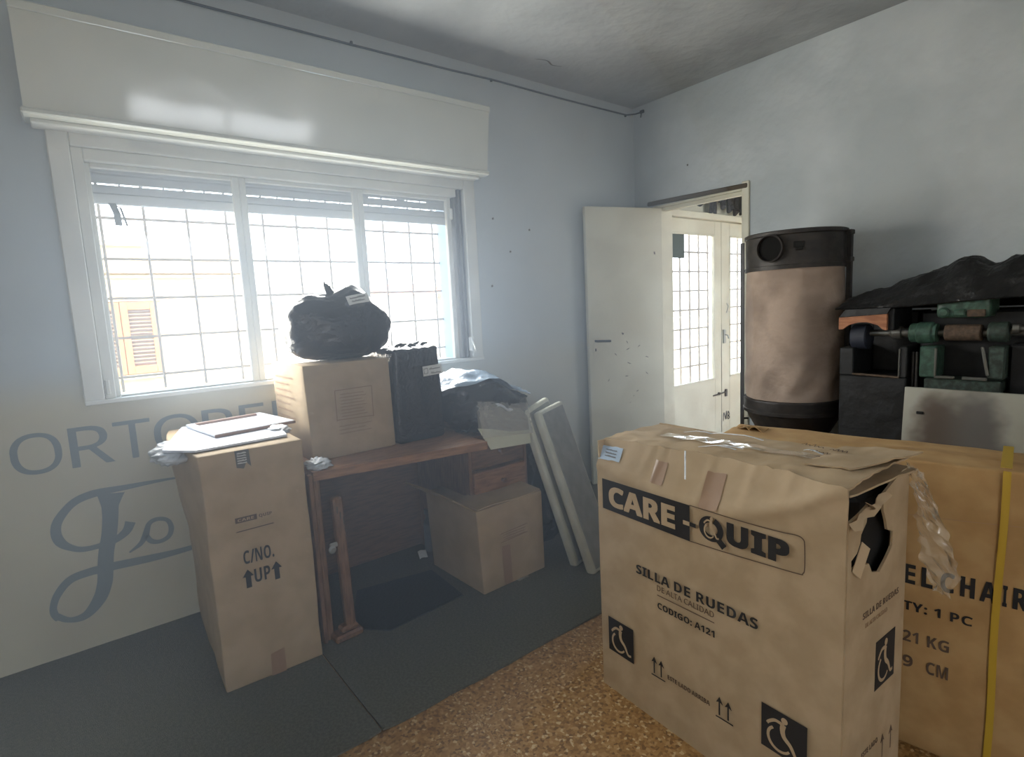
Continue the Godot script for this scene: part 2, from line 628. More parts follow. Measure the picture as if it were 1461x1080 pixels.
	M.bright = mat(Color(0.93, 0.93, 0.91), 0.8)  # unseen walls whitened to bounce more light
	M.void_black = mat(Color(0.015, 0.015, 0.015), 1.0)
	M.letter = mat(Color(0.50, 0.535, 0.545), 0.75)
	M.cable = mat(Color(0.06, 0.06, 0.06), 0.5)
	M.bld = tmat(Color(0.85, 0.77, 0.62), Color(0.80, 0.71, 0.56), 0.01, 0.3, 0.9, 47, fine, 0.3, true)
	M.bld2 = mat(Color(0.87, 0.86, 0.82), 0.9)
	M.rooft = mat(Color(0.72, 0.50, 0.40), 0.9)
	M.shut = mat(Color(0.60, 0.40, 0.27), 0.7)
	M.shut_slat = mat(Color(0.47, 0.41, 0.38), 0.7)  # slats greyed to carry the shade between them
	M.street = mat(Color(0.62, 0.60, 0.57), 0.9)
	M.tree = mat(Color(0.35, 0.42, 0.24), 0.9)
	M.bluepaint = mat(Color(0.62, 0.72, 0.82), 0.7)

func wood(a: Color, b: Color, scale: Vector3, sd: int, rough: float) -> StandardMaterial3D:
	var m := mat(Color.WHITE, rough)
	m.albedo_texture = ntex(noise(0.02, sd, 5), [a, a.lerp(b, 0.4), b], [0.3, 0.5, 0.72])
	m.uv1_triplanar = true
	m.uv1_scale = scale
	return m

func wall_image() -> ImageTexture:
	# the window wall: blue-grey paint, warm lens flare painted in below sill height
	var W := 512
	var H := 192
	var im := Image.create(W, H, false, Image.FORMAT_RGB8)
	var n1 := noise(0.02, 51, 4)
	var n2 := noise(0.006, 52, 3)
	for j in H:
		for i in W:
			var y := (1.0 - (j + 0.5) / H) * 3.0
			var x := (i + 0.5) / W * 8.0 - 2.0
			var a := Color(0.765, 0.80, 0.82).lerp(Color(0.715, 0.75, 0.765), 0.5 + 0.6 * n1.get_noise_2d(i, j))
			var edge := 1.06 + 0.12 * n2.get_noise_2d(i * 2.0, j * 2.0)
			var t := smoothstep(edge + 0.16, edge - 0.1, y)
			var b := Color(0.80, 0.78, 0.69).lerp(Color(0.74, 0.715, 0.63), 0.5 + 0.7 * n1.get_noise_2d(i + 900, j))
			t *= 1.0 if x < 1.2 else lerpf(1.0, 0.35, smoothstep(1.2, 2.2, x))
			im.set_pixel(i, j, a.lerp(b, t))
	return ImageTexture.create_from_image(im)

func haze() -> void:
	# haze added in the storeroom to imitate lens glare round the window
	var fv := FogVolume.new()
	fv.name = "added_haze"
	fv.shape = RenderingServer.FOG_VOLUME_SHAPE_ELLIPSOID
	fv.size = Vector3(4.3, 3.0, 2.1)
	fv.position = Vector3(0.65, 1.22, -1.9)
	var fm := FogMaterial.new()
	fm.density = 0.14
	fm.albedo = Color(0.84, 0.91, 1.0)
	fm.edge_fade = 0.0
	fv.material = fm
	fv.set_meta("kind", "stuff")
	tag(fv, "thin haze added in front of the window to imitate lens glare", "haze")
	add_child(fv)

# ------------------------------------------------------------------ setting
func room_shell() -> void:
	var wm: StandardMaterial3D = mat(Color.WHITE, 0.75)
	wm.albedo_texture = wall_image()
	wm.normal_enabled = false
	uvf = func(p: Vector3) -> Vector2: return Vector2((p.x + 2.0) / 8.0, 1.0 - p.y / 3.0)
	var st := S()
	var z0 := BK - 0.25
	# window opening x 0.06..1.97, y 1.055..2.12 ; hall door opening x 3.83..5.85, y 0..2.55
	bxm(st, Vector3(-2.0, -0.1, z0), Vector3(0.06, CEIL + 0.1, BK), 0)
	bxm(st, Vector3(0.06, -0.1, z0), Vector3(1.97, 1.052, BK), 0)
	bxm(st, Vector3(0.06, 2.12, z0), Vector3(1.97, CEIL + 0.1, BK), 0)
	bxm(st, Vector3(1.97, -0.1, z0), Vector3(3.83, CEIL + 0.1, BK), 0)
	bxm(st, Vector3(5.85, -0.1, z0), Vector3(6.2, CEIL + 0.1, BK), 0)
	bxm(st, Vector3(3.83, 2.5, z0), Vector3(5.85, CEIL + 0.1, BK), 0)
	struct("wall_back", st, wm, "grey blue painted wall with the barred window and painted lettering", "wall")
	uvf = none
	st = S()
	# right wall, door opening z -2.64..-1.985, y 0..2.04
	bxm(st, Vector3(RT, -0.1, -1.985), Vector3(RT + 0.13, CEIL + 0.1, 2.6), 0)
	bxm(st, Vector3(RT, -0.1, BK), Vector3(RT + 0.13, CEIL + 0.1, -2.66), 0)
	bxm(st, Vector3(RT, 2.06, -2.66), Vector3(RT + 0.13, CEIL + 0.1, -1.985), 0)
	var wr := struct("wall_right", st, M.wall, "plain grey blue wall with the open doorway and the machines before it", "wall")
	var nails := S()
	for p in [Vector2(1.30, -1.72), Vector2(2.3, -2.4)]:
		bx(nails, Transform3D(Basis(), Vector3(RT - 0.001, p.x, p.y)), Vector3(0.004, 0.012, 0.01), 0.001)
	put("nail_hole", nails, M.grime, wr)
	# left wall and the wall behind the camera (with a high strip window)
	st = S()
	bxm(st, Vector3(-2.12, -0.1, z0), Vector3(-2.0, CEIL + 0.1, 2.6), 0)
	struct("wall_left", st, M.bright, "plain wall outside the picture on the left, whitened to bounce light", "wall")
	st = S()
	bxm(st, Vector3(-2.0, -0.1, 2.4), Vector3(-1.75, CEIL + 0.1, 2.6), 0)
	bxm(st, Vector3(-0.25, -0.1, 2.4), Vector3(0.75, CEIL + 0.1, 2.6), 0)
	bxm(st, Vector3(-1.75, 2.2, 2.4), Vector3(-0.25, CEIL + 0.1, 2.6), 0)
	bxm(st, Vector3(-1.75, -0.1, 2.4), Vector3(-0.25, 0.02, 2.6), 0)
	bxm(st, Vector3(2.85, -0.1, 2.4), Vector3(RT, CEIL + 0.1, 2.6), 0)
	bxm(st, Vector3(0.75, -0.1, 2.4), Vector3(2.85, 2.215, 2.6), 0)
	bxm(st, Vector3(0.75, 2.50, 2.4), Vector3(2.85, CEIL + 0.1, 2.6), 0)
	struct("wall_front", st, M.bright, "plain wall behind the camera with a high strip window", "wall")
	st = S()
	bxm(st, Vector3(-2.12, CEIL, z0), Vector3(RT + 0.13, CEIL + 0.15, 2.6), 0)
	bxm(st, Vector3(RT + 0.13, CEIL, z0), Vector3(6.2, CEIL + 0.15, -0.75), 0)
	struct("ceiling", st, M.ceil, "dull grey white plaster ceiling above the storeroom", "ceiling")
	st = S()
	bxm(st, Vector3(-2.12, -0.15, z0), Vector3(RT + 0.13, 0.0, 2.6), 0)
	bxm(st, Vector3(RT + 0.13, -0.15, z0), Vector3(6.2, 0.0, -0.75), 0)
	struct("floor", st, M.terrazzo, "brown terrazzo floor with cream and dark chips", "floor")
	# small marks on the window wall
	var wb: Node = get_node("wall_back")
	for p in [Vector2(2.166, 1.92), Vector2(2.465, 1.864), Vector2(2.294, 1.718), Vector2(2.132, 1.499)]:
		st = S()
		bx(st, Transform3D(Basis(Vector3.BACK, 0.4), Vector3(p.x, p.y, BK + 0.002)), Vector3(0.014, 0.012, 0.006), 0.002)
		put("nail", st, M.grime, wb)
	st = S()
	var cr := V2([2.38, 2.79, 2.46, 2.80, 2.55, 2.785])
	stroke(st, Transform3D(Basis(Vector3.RIGHT, PI / 2), Vector3(0, CEIL, 0)), V2([2.35, -2.62, 2.43, -2.6, 2.5, -2.63, 2.56, -2.61]), [0.004, 0.012, 0.004], 0.0008)
	put("crack", st, M.grime, get_node("ceiling"))

func window_group() -> void:
	# window: casing, frame, sashes, panes
	var w := Node3D.new()
	w.name = "window_1"
	w.set_meta("kind", "structure")
	tag(w, "wide three pane sliding window with white frame in the grey wall", "window")
	add_child(w)
	var zf := -2.858
	var st := S()
	bxm(st, Vector3(0.008, 1.055, BK - 0.02), Vector3(0.078, 2.145, zf), 0.004)
	put("casing", st, M.white, w)
	st = S()
	bxm(st, Vector3(1.945, 1.055, BK - 0.02), Vector3(2.024, 2.145, zf), 0.004)
	put("casing", st, M.white, w)
	st = S()
	bxm(st, Vector3(0.078, 2.078, BK - 0.02), Vector3(1.945, 2.145, zf), 0.004)
	put("casing", st, M.white, w)
	st = S()
	bxm(st, Vector3(0.008, 1.040, BK - 0.2), Vector3(2.024, 1.058, -2.85), 0.003)
	put("sill", st, M.white, w)
	st = S()
	bxm(st, Vector3(0.078, 1.058, -2.99), Vector3(0.118, 2.078, -2.872), 0.003)
	bxm(st, Vector3(1.895, 1.058, -2.99), Vector3(1.945, 2.078, -2.955), 0.003)
	bxm(st, Vector3(0.118, 2.03, -2.99), Vector3(1.895, 2.078, -2.872), 0.003)
	put("frame", st, M.white, w)
	st = S()
	bxm(st, Vector3(1.885, 1.06, -2.965), Vector3(1.90, 2.078, -2.885), 0.002)
	bxm(st, Vector3(1.912, 1.06, -2.965), Vector3(1.922, 2.078, -2.875), 0.002)
	put("track", st, M.track, w)
	var xs := [[0.105, 0.70], [0.698, 1.29], [1.288, 1.875]]
	for i in 3:
		var x0: float = xs[i][0]
		var x1: float = xs[i][1]
		var z := -2.905 if i != 1 else -2.905
		var l := 0.031
		var r := 0.031
		st = S()
		var lo_x := x0 if i == 0 else x0 + 0.0
		bxm(st, Vector3(lo_x, 1.06, z - 0.028), Vector3(lo_x + l, 2.03, z), 0.004)
		bxm(st, Vector3(x1 - r, 1.06, z - 0.028), Vector3(x1, 2.03, z), 0.004)
		bxm(st, Vector3(lo_x + l, 2.012, z - 0.028), Vector3(x1 - r, 2.03, z), 0.002)
		bxm(st, Vector3(lo_x + l, 1.058, z - 0.028), Vector3(x1 - r, 1.066, z), 0.002)
		var sash := put("sash", st, M.white, w)
		st = S()
		bxm(st, Vector3(lo_x + l, 1.06, z - 0.017), Vector3(x1 - r, 2.02, z - 0.012), 0)
		put("pane", st, M.glass, sash)
	st = S()
	bxm(st, Vector3(1.86, 1.90, -2.905), Vector3(1.878, 1.965, -2.885), 0.005)
	put("strap_guide", st, M.white, w)
	st = S()
	bxm(st, Vector3(1.925, 1.10, -2.875), Vector3(1.955, 1.19, -2.84), 0.006)
	tube(st, [Vector3(1.935, 1.16, -2.84), Vector3(1.93, 1.13, -2.815), Vector3(1.932, 1.095, -2.815)], 0.006, 6)
	put("latch", st, M.white, w)
	st = S()
	bxm(st, Vector3(0.083, 1.075, -2.873), Vector3(0.1, 1.14, -2.862), 0.004)
	put("latch", st, M.white, w)
	# painted sides of the opening, right side pale blue
	st = S()
	bxm(st, Vector3(1.90, 1.055, -3.125), Vector3(1.975, 2.12, -2.99), 0.002)
	put("outer_jamb", st, M.bluepaint, w)
	# grille of thin bars outside
	var g := thing("window_grille", "thin metal bar grille across the outside of the window", "grille")
	for x in [0.157, 0.323, 0.497, 0.668, 0.842, 1.012, 1.180, 1.348, 1.516, 1.688, 1.85]:
		st = S()
		tube(st, [Vector3(x, 1.058, -3.10), Vector3(x, 2.12, -3.10)], 0.0062, 8)
		put("upright_bar", st, M.bar, g)
	for y in [1.124, 1.305, 1.485, 1.662, 1.843, 2.02]:
		st = S()
		bxm(st, Vector3(0.062, y - 0.0062, -3.114), Vector3(1.90, y + 0.0062, -3.1065), 0.001)
		put("cross_bar", st, M.bar, g)
	# roller shutter, let down a little: slats with light gaps
	var rs := thing("roller_shutter", "pale roller shutter lowered across the top of the window", "shutter")
	for yy in [[2.096, 2.118], [2.051, 2.093], [2.0095, 2.049], [1.967, 2.0045]]:
		st = S()
		bxm(st, Vector3(0.12, yy[0], -2.992), Vector3(1.89, yy[1], -2.982), 0.003)
		put("slat", st, M.slat, rs)
	st = S()
	bxm(st, Vector3(0.12, 1.925, -2.992), Vector3(1.89, 1.961, -2.982), 0.003)
	put("slat", st, M.slat, rs)
	st = S()
	bxm(st, Vector3(0.12, 1.88, -2.995), Vector3(1.89, 1.9245, -2.979), 0.004)
	put("bottom_bar", st, M.slat, rs)
	st = S()
	for k in 22:
		var x := 0.15 + k * 0.082
		bxm(st, Vector3(x, 1.955, -2.99), Vector3(x + 0.006, 2.1, -2.984), 0)
	for r in [[0.12, 1.385], [1.755, 1.89], [1.56, 1.61]]:
		bxm(st, Vector3(r[0], 2.003, -2.99), Vector3(r[1], 2.011, -2.984), 0)
	put("hook_strip", st, M.slat, rs)
	st = S()
	for k in 2:
		var a := [Vector3(0.2, 1.885, -2.975), Vector3(0.212, 1.84, -2.962), Vector3(0.214, 1.79, -2.966)] if k == 0 else [Vector3(0.2, 1.885, -2.975), Vector3(0.228, 1.865, -2.968), Vector3(0.245, 1.79, -2.972)]
		for i in 2:
			var ww := 0.013 if k == 0 else 0.004
			var p: Vector3 = a[i]
			var q: Vector3 = a[i + 1]
			quad(st, p + Vector3(-ww, 0, 0), p + Vector3(ww, 0, 0), q + Vector3(ww, 0, 0), q + Vector3(-ww, 0, 0), Vector3.BACK)
			quad(st, p + Vector3(-ww, 0, -0.002), p + Vector3(ww, 0, -0.002), q + Vector3(ww, 0, -0.002), q + Vector3(-ww, 0, -0.002), Vector3.FORWARD)
	put("pull_strap", st, M.track, rs)
	# shutter box above the window, its face leaning out at the top
	var sb := thing("shutter_box", "long cream painted shutter box above the window", "shutter box", Vector3(0, 0, 0.002))
	var F := func(y: float) -> float: return lerpf(-2.755, -2.695, (y - 2.16) / 0.36)
	st = S()
	var pr := PackedVector2Array([Vector2(-BK, 2.165), Vector2(2.755, 2.165), Vector2(2.705, 2.515), Vector2(-BK, 2.53)])
	# extruded along x: frame whose u runs to -z, v up, normal +x
	plate(st, Transform3D(Basis(Vector3(0, 0, -1), Vector3(0, 1, 0), Vector3(1, 0, 0)), Vector3(-0.043, 0, 0)), pr, 2.095)
	put("face_panel", st, M.cream, sb)
	st = S()
	bxm(st, Vector3(-0.052, 2.145, BK), Vector3(2.058, 2.168, -2.738), 0.006)
	put("bottom_lip", st, M.cream, sb)
	st = S()
	bxm(st, Vector3(-0.03, 2.128, BK), Vector3(2.02, 2.147, -2.79), 0.004)
	put("bottom_board", st, M.white, sb)
	st = S()
	bx(st, Transform3D(Basis(Vector3.RIGHT, deg_to_rad(8.1)), Vector3(1.005, 2.505, -2.703)), Vector3(2.1, 0.03, 0.008), 0.003)
	put("top_trim", st, M.cream, sb)
	# high strip window behind the camera
	var w2 := Node3D.new()
	w2.name = "window_2"
	w2.set_meta("kind", "structure")
	tag(w2, "high strip window in the wall behind the camera", "window")
	add_child(w2)
	st = S()
	bxm(st, Vector3(0.75, 2.215, 2.42), Vector3(2.85, 2.24, 2.5), 0.003)
	bxm(st, Vector3(0.75, 2.475, 2.42), Vector3(2.85, 2.50, 2.5), 0.003)
	for x in [0.75, 1.78, 2.81]:
		bxm(st, Vector3(x, 2.24, 2.42), Vector3(x + 0.04, 2.475, 2.5), 0.003)
	put("frame", st, M.white, w2)
	st = S()
	bxm(st, Vector3(0.79, 2.24, 2.458), Vector3(2.81, 2.475, 2.462), 0)
	put("pane", st, M.glass, w2)
	var d3 := Node3D.new()  # unseen door added to let in light from behind
	d3.name = "door_3"
	d3.set_meta("kind", "structure")
	tag(d3, "unseen glazed double door added behind the camera for fill light", "door")
	add_child(d3)
	st = S()
	for x in [-1.75, -1.035, -0.33]:
		bxm(st, Vector3(x, 0.02, 2.44), Vector3(x + 0.08, 2.2, 2.5), 0.003)
	bxm(st, Vector3(-1.67, 0.02, 2.44), Vector3(-0.33, 0.30, 2.5), 0.003)
	bxm(st, Vector3(-1.67, 2.12, 2.44), Vector3(-0.33, 2.2, 2.5), 0.003)
	put("frame", st, M.white, d3)
	for x in [-1.67, -0.955]:
		st = S()
		bxm(st, Vector3(x, 0.30, 2.468), Vector3(x + 0.63, 2.12, 2.472), 0)
		put("pane", st, M.glass, d3)
	# cable along the top of the wall
	var cb := thing("cable", "thin black cable strung along the top of the window wall", "cable")
	st = S()
	var pts := []
	var base := [Vector3(-1.9, 2.72, BK + 0.012), Vector3(0.529, 2.742, BK + 0.01), Vector3(1.349, 2.744, BK + 0.01), Vector3(1.9, 2.748, BK + 0.01), Vector3(2.202, 2.756, BK + 0.01), Vector3(2.8, 2.752, BK + 0.01), Vector3(3.47, 2.757, BK + 0.012), Vector3(3.535, 2.765, BK + 0.04), Vector3(3.553, 2.768, BK + 0.09)]
	tube(st, base, 0.0055, 6)
	put("wire", st, M.cable, cb)
	st = S()
	bxm(st, Vector3(3.545, 2.76, -2.80), Vector3(3.562, 2.782, -2.765), 0.003)
	tube(st, [Vector3(3.55, 2.765, -2.785), Vector3(3.548, 2.73, -2.79)], 0.005, 6)
	put("wall_hook", st, M.cable, cb)
	for x in [0.53, 1.3, 2.2, 3.46]:
		st = S()
		bxm(st, Vector3(x, 2.744, BK), Vector3(x + 0.012, 2.762, BK + 0.014), 0.002)
		put("clip", st, M.cable, cb)

func hall() -> void:
	# doorway
	var d := Node3D.new()
	d.name = "door_1"
	d.set_meta("kind", "structure")
	tag(d, "cream painted door standing open into the room against the window wall", "door")
	add_child(d)
	var st := S()
	bxm(st, Vector3(RT - 0.015, 0, -1.985), Vector3(RT + 0.145, 2.10, -1.935), 0.004)
	put("jamb", st, M.doorp, d)
	st = S()
	bxm(st, Vector3(RT - 0.015, 0, -2.70), Vector3(RT + 0.145, 2.05, -2.635), 0.004)
	put("jamb", st, M.doorp, d)
	st = S()
	bxm(st, Vector3(RT - 0.015, 2.045, -2.70), Vector3(RT + 0.145, 2.06, -1.985), 0.003)
	bxm(st, Vector3(RT + 0.02, 2.02, -2.635), Vector3(RT + 0.06, 2.047, -1.985), 0.003)
	put("lintel", st, M.doorp, d)
	st = S()
	bx(st, Transform3D(Basis(Vector3.RIGHT, 0.02), Vector3(RT - 0.005, 2.078, -2.345)), Vector3(0.035, 0.03, 0.80), 0.006)
	put("bare_lintel_strip", st, M.grime, d)
	# leaf, hinged at (RT, -2.63), free edge near (2.94, -2.83)
	var hinge := Vector3(RT - 0.005, 0, -2.635)
	var free := Vector3(2.935, 0, -2.825)
	var dir := (free - hinge)
	var L := dir.length()
	dir = dir.normalized()
	var bs := Basis(dir, Vector3.UP, dir.cross(Vector3.UP))
	var T := Transform3D(bs, hinge)
	st = S()
	bx(st, T * Transform3D(Basis(), Vector3(L * 0.5, 1.025, 0.0)), Vector3(L, 2.03, 0.035), 0.004)
	var leaf := put("leaf", st, M.doorp, d)
	var zs := -1.0 if (T.basis.z.dot(Vector3(0, 0, 1)) < 0) else 1.0
	st = S()
	bx(st, T * Transform3D(Basis(), Vector3(L - 0.05, 1.03, zs * 0.022)), Vector3(0.03, 0.16, 0.006), 0.002)
	put("lock_plate", st, M.doorp, leaf)
	st = S()
	tube(st, [T * Vector3(L - 0.05, 1.085, zs * 0.02), T * Vector3(L - 0.05, 1.085, zs * 0.055), T * Vector3(L - 0.155, 1.08, zs * 0.06)], 0.009, 8)
	put("handle", st, M.cable, leaf)
	st = S()
	bx(st, T * Transform3D(Basis(), Vector3(L - 0.05, 1.02, zs * 0.025)), Vector3(0.01, 0.02, 0.005), 0.001)
	put("keyhole", st, M.cable, leaf)
	var r := RandomNumberGenerator.new()
	r.seed = 5
	st = S()
	var Fz := T * Transform3D(Basis(Vector3(1, 0, 0), Vector3(0, 1, 0), Vector3(0, 0, 1)) if zs > 0 else Basis(Vector3(-1, 0, 0), Vector3(0, 1, 0), Vector3(0, 0, -1)), Vector3(0, 0, zs * 0.0178))
	for k in 12:
		var a := Vector2(r.randf_range(0.1, 0.5) * zs, r.randf_range(0.55, 1.15))
		stroke(st, Fz, PackedVector2Array([a, a + Vector2(r.randf_range(-0.03, 0.03), r.randf_range(-0.02, 0.02))]), [0.003, 0.006, 0.002])
	stroke(st, Fz, V2([0.07 * zs, 1.70, 0.075 * zs, 1.72]), [0.014, 0.01])
	stroke(st, Fz, V2([0.36 * zs, 1.12, 0.375 * zs, 1.13]), [0.016, 0.01])
	put("scuff", st, M.grime, leaf)
	# hall shell
	st = S()
	bxm(st, Vector3(6.0, -0.1, BK), Vector3(6.2, CEIL + 0.1, 0.0), 0)
	struct("wall_hall", st, M.bright, "plain end wall of the hall beyond the doorway", "wall")
	st = S()
	bxm(st, Vector3(RT + 0.13, -0.1, -0.9), Vector3(4.0, CEIL + 0.1, -0.75), 0)
	bxm(st, Vector3(5.6, -0.1, -0.9), Vector3(6.0, CEIL + 0.1, -0.75), 0)
	bxm(st, Vector3(4.0, -0.1, -0.9), Vector3(5.6, 0.6, -0.75), 0)
	bxm(st, Vector3(4.0, 2.5, -0.9), Vector3(5.6, CEIL + 0.1, -0.75), 0)
	struct("wall_hall_front", st, M.bright, "plain long wall of the hall beyond the doorway", "wall")
	var w4 := Node3D.new()  # unseen window added to brighten the hall
	w4.name = "window_3"
	w4.set_meta("kind", "structure")
	tag(w4, "hall window added out of sight to brighten the hall beyond the doorway", "window")
	add_child(w4)
	st = S()
	for x in [4.0, 4.78, 5.56]:
		bxm(st, Vector3(x, 0.64, -0.86), Vector3(x + 0.04, 2.46, -0.80), 0.003)
	bxm(st, Vector3(4.0, 0.60, -0.86), Vector3(5.6, 0.64, -0.80), 0.003)
	bxm(st, Vector3(4.0, 2.46, -0.86), Vector3(5.6, 2.5, -0.80), 0.003)
	put("frame", st, M.white, w4)
	st = S()
	bxm(st, Vector3(4.04, 0.64, -0.832), Vector3(5.56, 2.46, -0.828), 0)
	put("pane", st, M.glass, w4)
	# glazed double door on the street side of the hall
	var dd := Node3D.new()
	dd.name = "door_2"
	dd.set_meta("kind", "structure")
	tag(dd, "white double door with tall barred glass seen through the doorway", "door")
	add_child(dd)
	var zg := -2.93
	st = S()
	bxm(st, Vector3(3.83, 0, zg - 0.05), Vector3(3.90, 2.5, zg + 0.05), 0.004)
	bxm(st, Vector3(5.79, 0, zg - 0.05), Vector3(5.85, 2.5, zg + 0.05), 0.004)
	bxm(st, Vector3(3.90, 2.055, zg - 0.05), Vector3(5.79, 2.11, zg + 0.06), 0.004)
	bxm(st, Vector3(3.90, 2.44, zg - 0.05), Vector3(5.79, 2.5, zg + 0.05), 0.004)
	put("frame", st, M.doorp, dd)
	st = S()
	bxm(st, Vector3(3.90, 2.11, zg - 0.02), Vector3(5.79, 2.44, zg - 0.015), 0)
	put("transom_panel", st, M.doorp, dd)
	for k in 2:
		var x0 := 3.90 if k == 0 else 4.85
		var x1 := 4.845 if k == 0 else 5.79
		var gx0 := x0 + 0.13
		var gx1 := x1 - 0.105
		if k == 1:
			gx0 = x0 + 0.14
			gx1 = x1 - 0.10
		st = S()
		bxm(st, Vector3(x0, 0.02, zg - 0.02), Vector3(gx0, 2.05, zg + 0.02), 0.003)
		bxm(st, Vector3(gx1, 0.02, zg - 0.02), Vector3(x1, 2.05, zg + 0.02), 0.003)
		bxm(st, Vector3(gx0, 1.93, zg - 0.02), Vector3(gx1, 2.05, zg + 0.02), 0.003)
		bxm(st, Vector3(gx0, 0.02, zg - 0.02), Vector3(gx1, 0.59, zg + 0.02), 0.003)
		var lf := put("leaf", st, M.doorp, dd)
		st = S()
		bxm(st, Vector3(gx0, 0.59, zg - 0.003), Vector3(gx1, 1.93, zg + 0.002), 0)
		put("pane", st, M.glass, lf)
		st = S()
		bxm(st, Vector3(gx0, 0.59, zg + 0.004), Vector3(gx0 + 0.012, 1.93, zg + 0.024), 0.002)
		bxm(st, Vector3(gx1 - 0.012, 0.59, zg + 0.004), Vector3(gx1, 1.93, zg + 0.024), 0.002)
		bxm(st, Vector3(gx0, 1.915, zg + 0.004), Vector3(gx1, 1.93, zg + 0.026), 0.002)
		bxm(st, Vector3(gx0, 0.585, zg + 0.004), Vector3(gx1, 0.602, zg + 0.026), 0.002)
		put("glazing_bead", st, M.doorp, lf)
		for j in 5:
			var x := lerpf(gx0, gx1, (j + 0.6) / 4.9)
			st = S()
			tube(st, [Vector3(x, 0.58, zg - 0.03), Vector3(x, 1.94, zg - 0.03)], 0.011, 6)
			put("upright_bar", st, M.bar, lf)
		for j in 7:
			var y := 0.741 + 0.172 * j
			st = S()
			bxm(st, Vector3(gx0, y - 0.008, zg - 0.046), Vector3(gx1, y + 0.008, zg - 0.038), 0.001)
			put("cross_bar", st, M.bar, lf)
	# bolts, lock and grime at the seam
	st = S()
	tube(st, [Vector3(4.69, 0.435, zg + 0.03), Vector3(4.93, 0.445, zg + 0.03)], 0.007, 6)
	bxm(st, Vector3(4.78, 0.43, zg + 0.018), Vector3(4.80, 0.455, zg + 0.04), 0.002)
	bxm(st, Vector3(4.90, 0.40, zg + 0.018), Vector3(4.93, 0.47, zg + 0.034), 0.002)
	put("bolt", st, M.grime, dd)
	st = S()
	bxm(st, Vector3(4.868, 0.92, zg + 0.02), Vector3(4.905, 1.05, zg + 0.035), 0.003)
	tube(st, [Vector3(4.885, 1.0, zg + 0.03), Vector3(4.885, 1.0, zg + 0.06), Vector3(4.90, 0.965, zg + 0.065)], 0.007, 6)
	put("lock", st, M.alu, dd)
	st = S()
	tube(st, [Vector3(4.93, 1.30, zg + 0.025), Vector3(4.935, 1.27, zg + 0.04), Vector3(4.92, 1.21, zg + 0.03)], 0.005, 6)
	put("hook", st, M.alu, dd)
	st = S()
	var Fd := Transform3D(Basis(), Vector3(0, 0, zg + 0.0205))
	stroke(st, Fd, V2([4.848, 0.06, 4.846, 0.3, 4.85, 0.6, 4.846, 0.9, 4.848, 1.1]), [0.008, 0.004, 0.006, 0.002])
	for q in [[4.875, 0.16, 4.885, 0.24, 4.915, 0.17], [4.915, 0.17, 4.93, 0.25, 4.935, 0.17], [4.955, 0.17, 4.96, 0.24, 4.985, 0.21, 4.96, 0.2], [4.96, 0.2, 4.99, 0.18, 4.957, 0.165]]:
		stroke(st, Fd, V2(q), [0.012, 0.014, 0.01])
	put("marker_scrawl", st, M.ink, dd)
	# notice on the glass and the dark things hanging above
	st = S()
	bxm(st, Vector3(4.03, 1.713, zg + 0.006), Vector3(4.275, 1.92, zg + 0.012), 0.001)
	tag(put("glass_notice", st, mat(Color(0.27, 0.32, 0.29), 0.7)), "dark green square notice stuck to the top corner of the door glass", "notice")
	var hc := thing("black_rag", "ragged black cloth strips hanging above the white double door", "cloth", Vector3(4.61, 2.40, zg + 0.05))
	var r2 := RandomNumberGenerator.new()
	r2.seed = 12
	for k in 5:
		var bot := -0.31 if k == 0 else -0.24 + r2.randf_range(-0.02, 0.03)
		st = S()
		var x0 := k * 0.13
		sheet(st, 6, 6, func(u: float, v: float) -> Vector3: return Vector3(x0 + u * (0.125 if k > 0 else 0.12), lerpf(0.0, bot + 0.03 * sin(u * 5.0 + k), v), 0.012 * sin(u * 6.0 + k)), Vector3(0, 0, -0.004))
		put("strip", st, M.cloth, hc)
	st = S()
	var ring := []
	for k in 13:
		var t := PI + PI * k / 12.0
		ring.append(Vector3(4.44 + cos(t) * 0.05, 2.235 + sin(t) * 0.065, zg + 0.06))
	ring.push_front(Vector3(4.39, 2.42, zg + 0.06))
	ring.push_back(Vector3(4.49, 2.42, zg + 0.06))
	tube(st, ring, 0.016, 8)
	tag(put("hanging_loop", st, M.cloth), "thick black loop hanging above the double door left of the rag", "loop")

